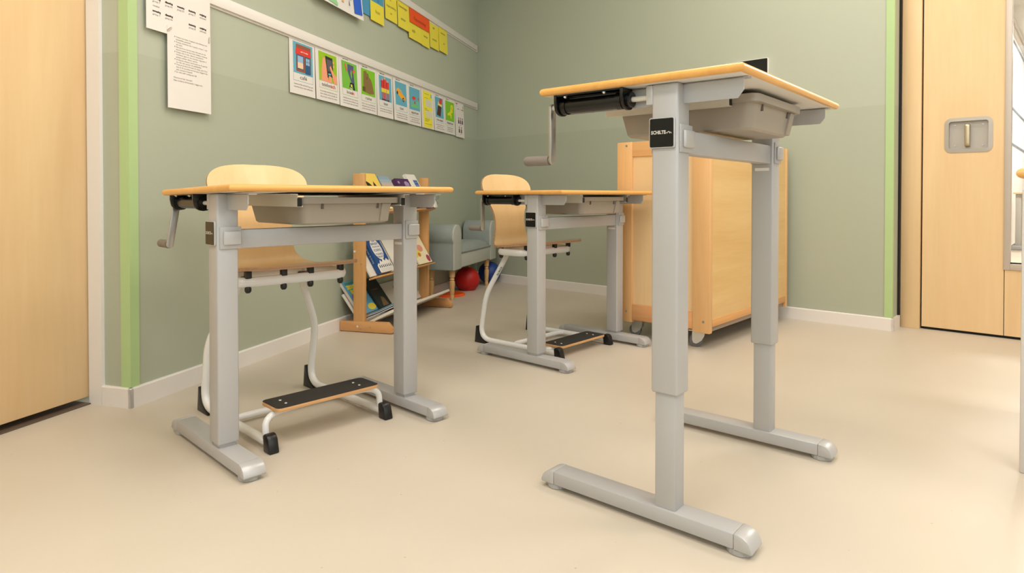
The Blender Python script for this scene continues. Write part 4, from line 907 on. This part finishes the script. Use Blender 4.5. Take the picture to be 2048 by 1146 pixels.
def conform(bm, yy, off):
    """push a flat print onto the curved sheet"""
    for e in range(2):
        es = [e_ for e_ in bm.edges if e_.calc_length() > 0.04]
        if es: bmesh.ops.subdivide_edges(bm, edges=es, cuts=2, use_grid_fill=False)
    for v in bm.verts: v.co.y = yy(v.co.x, v.co.z) - off + v.co.y
for i, cdat in enumerate(cards):
    x0, x1, z0 = X[i] + 0.001, X[i + 1] - 0.001, CB[i]; W_ = x1 - x0
    lift = 0.006 + 0.004 * (i % 3)
    if i == 10: x0 += 0.004; z0 -= 0.004
    bm, yy = curl_sheet(x0, x1, z0, 1.440, lift, off=0.0035 + (0.001 if i % 2 else 0.0))
    if cdat:
        root = thing('word_card', cdat[5], 'card', M_L, 'spelling cards on the lower rail')
        part('sheet', bm, CARD, root)
        pb = NB(); mats = []
        px0, px1, pz0, pz1 = x0 + 0.028, x1 - 0.018, z0 + 0.098, z0 + 0.242
        pl(pb, mats, 0, cdat[2], rc(px0, px1, pz0, pz1))
        def P(m, pts, lv=0): pl(pb, mats, -0.0003 * (lv + 1), m, [(px0 + a * (px1 - px0), pz0 + b * (pz1 - pz0)) for a, b in pts])
        cdat[3](P)
        # caption frame
        for r_ in (rc(px0, px0 + 0.0014, z0 + 0.062, pz0), rc(px1 - 0.0014, px1, z0 + 0.062, pz0), rc(px0, px1, z0 + 0.062, z0 + 0.0634)): pl(pb, mats, 0, cdat[2], r_)
        if i == 0: tx(pb, mats, -0.0014, WH, "café 't hoekje", px0 + 0.085, pz0 + 0.101, 0.009, 0.06, 'CENTER', 0.0002)
        o = part('picture', pb, mats, root, False)
        b2 = NB(); b2.from_mesh(o.data); 
        for v in b2.verts: v.co.y = yy(v.co.x, v.co.z) - 0.0006 + v.co.y
        b2.to_mesh(o.data); b2.free()
        tb = NB(); tm = []
        cxm = (px0 + px1) / 2
        if cdat[1]:
            tot = len(cdat[0]) + len(cdat[1]); fullw = min(0.12, 0.0125 * tot); wa = fullw * len(cdat[0]) / tot
            if cdat[0] == 'telefon': wa = fullw * 0.66
            tx(tb, tm, 0, INK, cdat[0], cxm - fullw / 2, z0 + 0.073, 0.026, wa - 0.001); tx(tb, tm, 0, INKR, cdat[1], cxm - fullw / 2 + wa, z0 + 0.073, 0.026, fullw - wa, bold=0.0005)
        else:
            tx(tb, tm, 0, INK, cdat[0], cxm, z0 + 0.073, 0.026, min(0.115, 0.0135 * len(cdat[0])), 'CENTER')
        for k, ln in enumerate(cdat[4]): tx(tb, tm, 0, INKG, ln, cxm, z0 + 0.044 - 0.0135 * k, 0.0105, 0.15 if len(ln) > 24 else 0.11, 'CENTER')
        tx(tb, tm, 0, INK, 'Spelling op maat', px0 + 0.012, z0 + 0.251, 0.008, 0.055, bold=0.0003)
        for v in tb.verts: v.co.y = yy(v.co.x, v.co.z) - 0.0008
        part('lettering', tb, tm, root, False)
    elif i == 7:
        root = thing('note_sheet', 'white sheet with a tall yellow text panel between the word cards', 'sheet', M_L); part('sheet', bm, CARD, root)
        pb = NB(); mats = []; YEL = flat(240, 228, 60)
        pl(pb, mats, 0, YEL, rc(x0 + 0.026, x1 - 0.03, z0 + 0.006, z0 + 0.252)); pl(pb, mats, -0.0002, flat(90, 170, 190), rc(x1 - 0.047, x1 - 0.03, z0 + 0.215, z0 + 0.24))
        for zz in (0.15, 0.075):
            for r_ in range(3):
                for c_ in range(3): pl(pb, mats, -0.0002, flat(214, 214, 206), rc(x0 + 0.07 + 0.033 * c_, x0 + 0.10 + 0.033 * c_, z0 + zz + 0.016 * r_, z0 + zz + 0.0135 + 0.016 * r_))
        for zz, wd in ((0.232, 0.08), (0.205, 0.06), (0.131, 0.04), (0.122, 0.07), (0.062, 0.08), (0.054, 0.07), (0.046, 0.05), (0.028, 0.11)): pl(pb, mats, -0.0002, flat(150, 146, 60), rc(x0 + 0.05, x0 + 0.05 + wd, z0 + zz, z0 + zz + 0.003))
        for v in pb.verts: v.co.y = yy(v.co.x, v.co.z) - 0.0006 + v.co.y
        part('yellow_panel', pb, mats, root, False)
    else:
        root = thing('photo_sheet', 'white sheet with small figures, last of the row on the lower rail', 'sheet', M_L); part('sheet', bm, CARD, root)
        pb = NB(); mats = []
        pl(pb, mats, 0, flat(200, 60, 70), rc(x0 + 0.02, x0 + 0.05, z0 + 0.25, z0 + 0.26)); pl(pb, mats, 0, BK, rc(x0 + 0.165, x0 + 0.172, z0 + 0.225, z0 + 0.25))
        for k, c_ in enumerate(((60, 80, 150), (120, 160, 200), (240, 220, 90), (230, 200, 110), (190, 60, 50), (70, 40, 40))): pl(pb, mats, 0, flat(*c_), rc(x0 + 0.045 + 0.022 * k, x0 + 0.067 + 0.022 * k, z0 + 0.214, z0 + 0.219))
        for zz, xs_ in ((0.105, (0.07, 0.11, 0.148)), (0.035, (0.075, 0.12))):
            for k, xx in enumerate(xs_):
                cl = (flat(70, 60, 60), flat(120, 80, 80), flat(80, 64, 110))[k]
                pl(pb, mats, 0, cl, [(x0 + xx - 0.014, z0 + zz), (x0 + xx + 0.014, z0 + zz), (x0 + xx + 0.010, z0 + zz + 0.03), (x0 + xx - 0.010, z0 + zz + 0.03)]); pl(pb, mats, -0.0002, flat(206, 160, 140), ellipse(x0 + xx, z0 + zz + 0.036, 0.008, 0.009, 10)); pl(pb, mats, -0.0003, flat(70, 50, 44), ellipse(x0 + xx, z0 + zz + 0.043, 0.008, 0.005, 8))
            pl(pb, mats, 0, INKG, rc(x0 + 0.09, x0 + 0.13, z0 + zz - 0.010, z0 + zz - 0.008))
        for zz in (0.24, 0.232): pl(pb, mats, 0, INKG, rc(x0 + 0.02, x0 + 0.04, z0 + zz, z0 + zz + 0.002))
        for v in pb.verts: v.co.y = yy(v.co.x, v.co.z) - 0.0006 + v.co.y
        part('print', pb, mats, root, False)

# ------------------------------------------------------------------ papers by the corner
def paper(name, label, x0, x1, z0, z1, off, lift, lines):
    bm, yy = curl_sheet(x0, x1, z0, z1, lift, off=off)
    root = thing(name, label, 'paper', M_L); part('sheet', bm, PAPER, root)
    tb = NB(); tm = []
    for s, x, z, sz, wd, m in lines: tx(tb, tm, 0, m, s, x, z, sz, wd, bold=0.0006 if m is INK else 0.0)
    for v in tb.verts: v.co.y = yy(v.co.x, v.co.z) - 0.0008
    part('lettering', tb, tm, root, False); return yy
LN = []
for row, (dz, offx) in enumerate(((1.372, 0), (1.328, 0))):
    for k, (d_, g_) in enumerate((('maandag', 'groep 7'), ('dinsdag', 'groep 5/6'), ('woensdag', 'groep 5/6'), ('donderdag', 'groep 7'), ('vrijdag', 'niet buiten'))):
        xx = 0.082 + 0.053 * k
        if row == 1 and k == 2: continue
        if row == 1 and k >= 3: g_ = ('groep 8', 'zelf kiezen')[k - 3]
        zz = dz - (0.006 if (row == 1 and k > 2) else 0)
        LN.append((d_, xx, zz, 0.0085, 0.034, INK)); LN.append((g_, xx, zz - 0.011, 0.0085, 0.032, INKG))
LN.append(('voetbal', 0.082, 1.346, 0.0085, 0.028, INKG))
paper('timetable_paper', 'white timetable paper with columns of weekdays hanging left of the lower rail', 0.056, 0.348, 1.266, 1.47, 0.0165, 0.001, LN)
rules = ['Teams van max. 4 spelers die allemaal van', 'hetzelfde geslacht.', 'Rustig wisselen: bij 1 speler, moet 1 van', 'de kant.', 'Eén persoon van het team die met aan de', 'beurt is gooit de bal in het midden omhoog.', 'Potjes van 3 min, daarna aandrijven.', 'Verliezer gaat er uit, winnaar mag max 2', 'potjes achter elkaar spelen.', 'Je mag pas schieten vanuit zicht op de goal bij', 'en niet van achter de middenlijn.', 'Trap je te hard of heeft de ander pijn? Dan', 'ben je 30 seconden uit het spel. Degene die', 'pijn ervaart bepaalt.', 'Je telt zelf rustig tot 30.']
RULE = mat('ink_faint', (128, 116, 110), 0.8)
bul = {0, 2, 4, 6, 9, 11, 14}
LN2 = []
for k, s in enumerate(rules):
    z = 1.262 - 0.0088 * k; LN2.append((s, 0.180, z, 0.0068, min(0.148, 0.0036 * len(s)), RULE))
    if k in bul: LN2.append(('•', 0.173, z, 0.008, None, INK))
LN2.append(('Houd je je hier niet aan?', 0.168, 1.118, 0.0075, 0.085, RULE)); LN2.append(('Dan voetbal je de komende 2 dagen niet.', 0.168, 1.108, 0.0075, 0.135, RULE))
paper('rules_paper', 'white paper with a bulleted list clipped below the timetable paper', 0.142, 0.347, 1.010, 1.296, 0.0190, 0.001, LN2)
for (x, z, rz, lb) in ((0.150, 1.283, 0.7, 'thin paper clip at the left top corner of the bulleted paper'), (0.338, 1.287, 1.5, 'thin paper clip at the right edge joining the two white papers')):
    c_, s_ = math.cos(rz), math.sin(rz)
    pp = [(-0.012, 0.003), (0.010, 0.003), (0.014, 0.0), (0.010, -0.003), (-0.008, -0.003), (-0.011, -0.001), (-0.008, 0.0015), (0.006, 0.0015)]
    bm = NB(); tube(bm, fillet([(x + (a * s_ - b * c_) if False else x + a * c_ - b * s_, -0.0205, z + a * s_ + b * c_) for a, b in pp], 0.003, 3), 0.0006, seg=6)
    o = finish('paper_clip', bm, mat('clip_wire', (196, 168, 150), 0.3, 0.7)); place(o, M_L); tag(o, lb, 'paper clip')

# ------------------------------------------------------------------ sheets on the upper rail
def note(name, label, x0, x1, z0, z1, col, off, lines=(), lift=0.006, cat='sheet', top=None, wave=0.0, art=None, group=None):
    bm, yy = curl_sheet(x0, x1, z0, z1, lift, off=off, wave=wave)
    root = thing(name, label, cat, M_L, group); part('sheet', bm, flat(*col), root)
    tb = NB(); tm = []
    for s, x, z, sz, wd, m in lines: tx(tb, tm, 0, m, s, x, z, sz, wd)
    if art: art(tb, tm)
    if len(tb.verts):
        for v in tb.verts: v.co.y = yy(v.co.x, v.co.z) - (0.003 if wave else 0.0008) + v.co.y
        part('lettering' if not art else 'drawing_marks', tb, tm, root, False)
    else: tb.free()
    return root
PENC = mat('pencil', (120, 112, 70), 0.9)
YEL = (232, 216, 66)
def a_draw(tb, tm):
    pl(tb, tm, 0, flat(40, 96, 206), [(1.372, 1.672), (1.452, 1.680), (1.448, 1.90), (1.368, 1.90)])
    pl(tb, tm, 0, flat(150, 206, 150), [(1.09, 1.672), (1.20, 1.662), (1.205, 1.676), (1.17, 1.715), (1.11, 1.71)])
    pl(tb, tm, 0, flat(174, 212, 190), [(1.12, 1.735), (1.25, 1.725), (1.25, 1.90), (1.12, 1.90)]); pl(tb, tm, -0.0003, flat(232, 176, 120), [(1.25, 1.70), (1.268, 1.70), (1.268, 1.80), (1.25, 1.80)])
    pl(tb, tm, 0, flat(120, 176, 214), [(1.305, 1.735), (1.35, 1.735), (1.35, 1.79), (1.305, 1.79)]); pl(tb, tm, 0, YE, ellipse(1.325, 1.81, 0.02, 0.02, 12)); pl(tb, tm, 0, flat(120, 130, 140), [(1.32, 1.70), (1.326, 1.735), (1.332, 1.70)])
note('child_drawing', 'white child drawing with a bright blue block hanging under the upper rail', 1.00, 1.466, 1.656, 1.925, (230, 226, 220), 0.009, (), 0.03, 'drawing', wave=0.003, art=a_draw)
note('blue_sheet', 'blue paper sheet behind the yellow note next to the drawing, upper rail', 1.42, 1.750, 1.718, 1.925, (74, 150, 190), 0.004, (('u', 1.68, 1.825, 0.03, None, flat(40, 70, 110)),), 0.003)
G = 'yellow word notes under the upper rail'
note('yellow_note', 'yellow note stuck on the blue sheet under the upper rail', 1.588, 1.748, 1.701, 1.812, YEL, 0.009, (('hun', 1.645, 1.752, 0.03, 0.05, PENC),), 0.004, 'note', group=G)
note('yellow_note', 'yellow note with three pencil lines, left of the longer yellow note, upper rail', 1.768, 1.922, 1.757, 1.925, YEL, 0.005, (('in', 1.83, 1.875, 0.022, None, PENC), ('tegenstelling', 1.785, 1.835, 0.02, 0.12, PENC), ('tot', 1.83, 1.795, 0.02, None, PENC)), 0.006, 'note', group=G)
note('yellow_note', 'yellow note with two pencil words directly left of the red sheet', 1.926, 2.090, 1.749, 1.925, YEL, 0.007, (('Daarentegen', 1.94, 1.875, 0.024, 0.12, PENC), ('echter', 1.965, 1.80, 0.024, 0.07, PENC)), 0.008, 'note', group=G)
note('red_sheet', 'orange red paper sheet among the yellow notes under the upper rail', 2.091, 2.404, 1.822, 1.925, (236, 84, 24), 0.010, (('Opsomming', 2.15, 1.848, 0.034, 0.19, flat(150, 50, 20)),), 0.003, 'sheet')
note('yellow_note', 'yellow note hanging below the left half of the red sheet', 2.083, 2.285, 1.718, 1.845, YEL, 0.006, (('ook', 2.13, 1.765, 0.035, 0.05, PENC),), 0.007, 'note', group=G)
note('yellow_note', 'yellow note hanging below the right half of the red sheet', 2.283, 2.409, 1.714, 1.845, YEL, 0.008, (('verder', 2.31, 1.775, 0.026, 0.07, PENC),), 0.005, 'note', group=G)
note('yellow_note', 'yellow note right of the red sheet, second from the end of the upper rail', 2.418, 2.575, 1.733, 1.925, YEL, 0.005, (('ten', 2.47, 1.87, 0.026, None, PENC), ('tweede', 2.455, 1.79, 0.024, 0.08, PENC)), 0.007, 'note', group=G)
note('yellow_note', 'last yellow note nearest the room corner on the upper rail', 2.574, 2.729, 1.741, 1.925, YEL, 0.007, (('tevens', 2.61, 1.87, 0.024, 0.08, PENC), ('en', 2.65, 1.80, 0.026, None, PENC)), 0.008, 'note', group=G)

# ------------------------------------------------------------------ touch panel on the back wall
tp = thing('wall_panel', 'black glass touch panel with thin white casing on the green wall above the tall desk', 'wall panel', M_B)
bm = NB(); prism(bm, rrect(2.18, 2.434, 1.33, 1.506, 0.006, 4), 'xz', -0.022, -0.0005, 0.001); part('casing', bm, WHITE, tp)
bm = NB(); prism(bm, rrect(2.183, 2.431, 1.333, 1.503, 0.005, 4), 'xz', -0.0235, -0.021); part('screen', bm, mat('screen_black', (12, 11, 12), 0.15), tp)

# ------------------------------------------------------------------ table at the right edge of the picture
K = Vector((1.265, 1.6, 0))
Mt = Matrix.Translation(K) @ Matrix.Rotation(TH_B, 4, 'Z')
tab = thing('classroom_table', 'beech table with grey square leg, cut off at the right edge of the picture', 'table', Mt)
TZ = 0.769
bm = NB(); t = bmesh.new(); rings = []
for k in range(9):
    an = -PI / 2 + PI * k / 8; off = 0.0125 * (1 - math.cos(an)); rings.append([t.verts.new((x, y, TZ - 0.0125 + 0.0125 * math.sin(an))) for x, y in ((off, off), (1.2 - off, off), (1.2 - off, 0.6 - off), (off, 0.6 - off))])
for p, r_ in zip(rings, rings[1:]):
    for k in range(4): t.faces.new((p[k], p[(k + 1) % 4], r_[(k + 1) % 4], r_[k]))
t.faces.new(rings[0][::-1]); t.faces.new(rings[-1]); merge(bm, t); part('tabletop', bm, EDGE, tab, ang=0.7)
for x in (0.012, 1.148):
    for y in (0.012, 0.548):
        bm = NB(); box(bm, x, x + 0.04, y, y + 0.04, 0.0, TZ - 0.052, 0.003); part('leg', bm, mat('pale_grey_leg', (206, 200, 194), 0.4), tab)
bm = NB(); box(bm, 0.016, 1.184, 0.016, 0.036, TZ - 0.053, TZ - 0.026); box(bm, 0.016, 1.184, 0.564, 0.584, TZ - 0.053, TZ - 0.026); part('apron', bm, UNDER, tab, False)

# ------------------------------------------------------------------ corridor table with a box, seen through the glass
D8 = 8.3
def at(px, py_z, depth): return Vector(((px - 1024) / F_PX * depth, depth, py_z))
p = at(2026, 0, D8)
Mk = Matrix.Translation((p.x, p.y, 0)) @ Matrix.Rotation(TH_B, 4, 'Z')
ct = thing('corridor_table', 'pale table with grey panel leg in the corridor beyond the glazed door', 'table', Mk)
bm = NB(); box(bm, 0, 1.2, 0, 0.7, 0.73, 0.75, 0.003); part('tabletop', bm, mat('pale_beech_top', (226, 200, 160), 0.4), ct)
for x in (0.02, 1.12):
    bm = NB(); box(bm, x, x + 0.06, 0.08, 0.62, 0.06, 0.73, 0.004); part('panel_leg', bm, mat('panel_grey', (190, 186, 180), 0.5), ct)
    bm = NB(); box(bm, x - 0.04, x + 0.10, 0.02, 0.68, 0.0, 0.06, 0.01); part('foot', bm, STEEL, ct)
bx = thing('storage_box', 'small tan box with blue lid on the corridor table beyond the glass', 'box', Mk @ Matrix.Translation((0.13, 0.1, 0.75)))
bm = NB(); box(bm, 0, 0.3, 0, 0.3, 0, 0.14, 0.004); part('body', bm, mat('tan_card', (216, 178, 134), 0.6), bx)
bm = NB(); box(bm, -0.006, 0.306, -0.006, 0.306, 0.14, 0.165, 0.003); part('lid', bm, flat(110, 160, 200), bx)
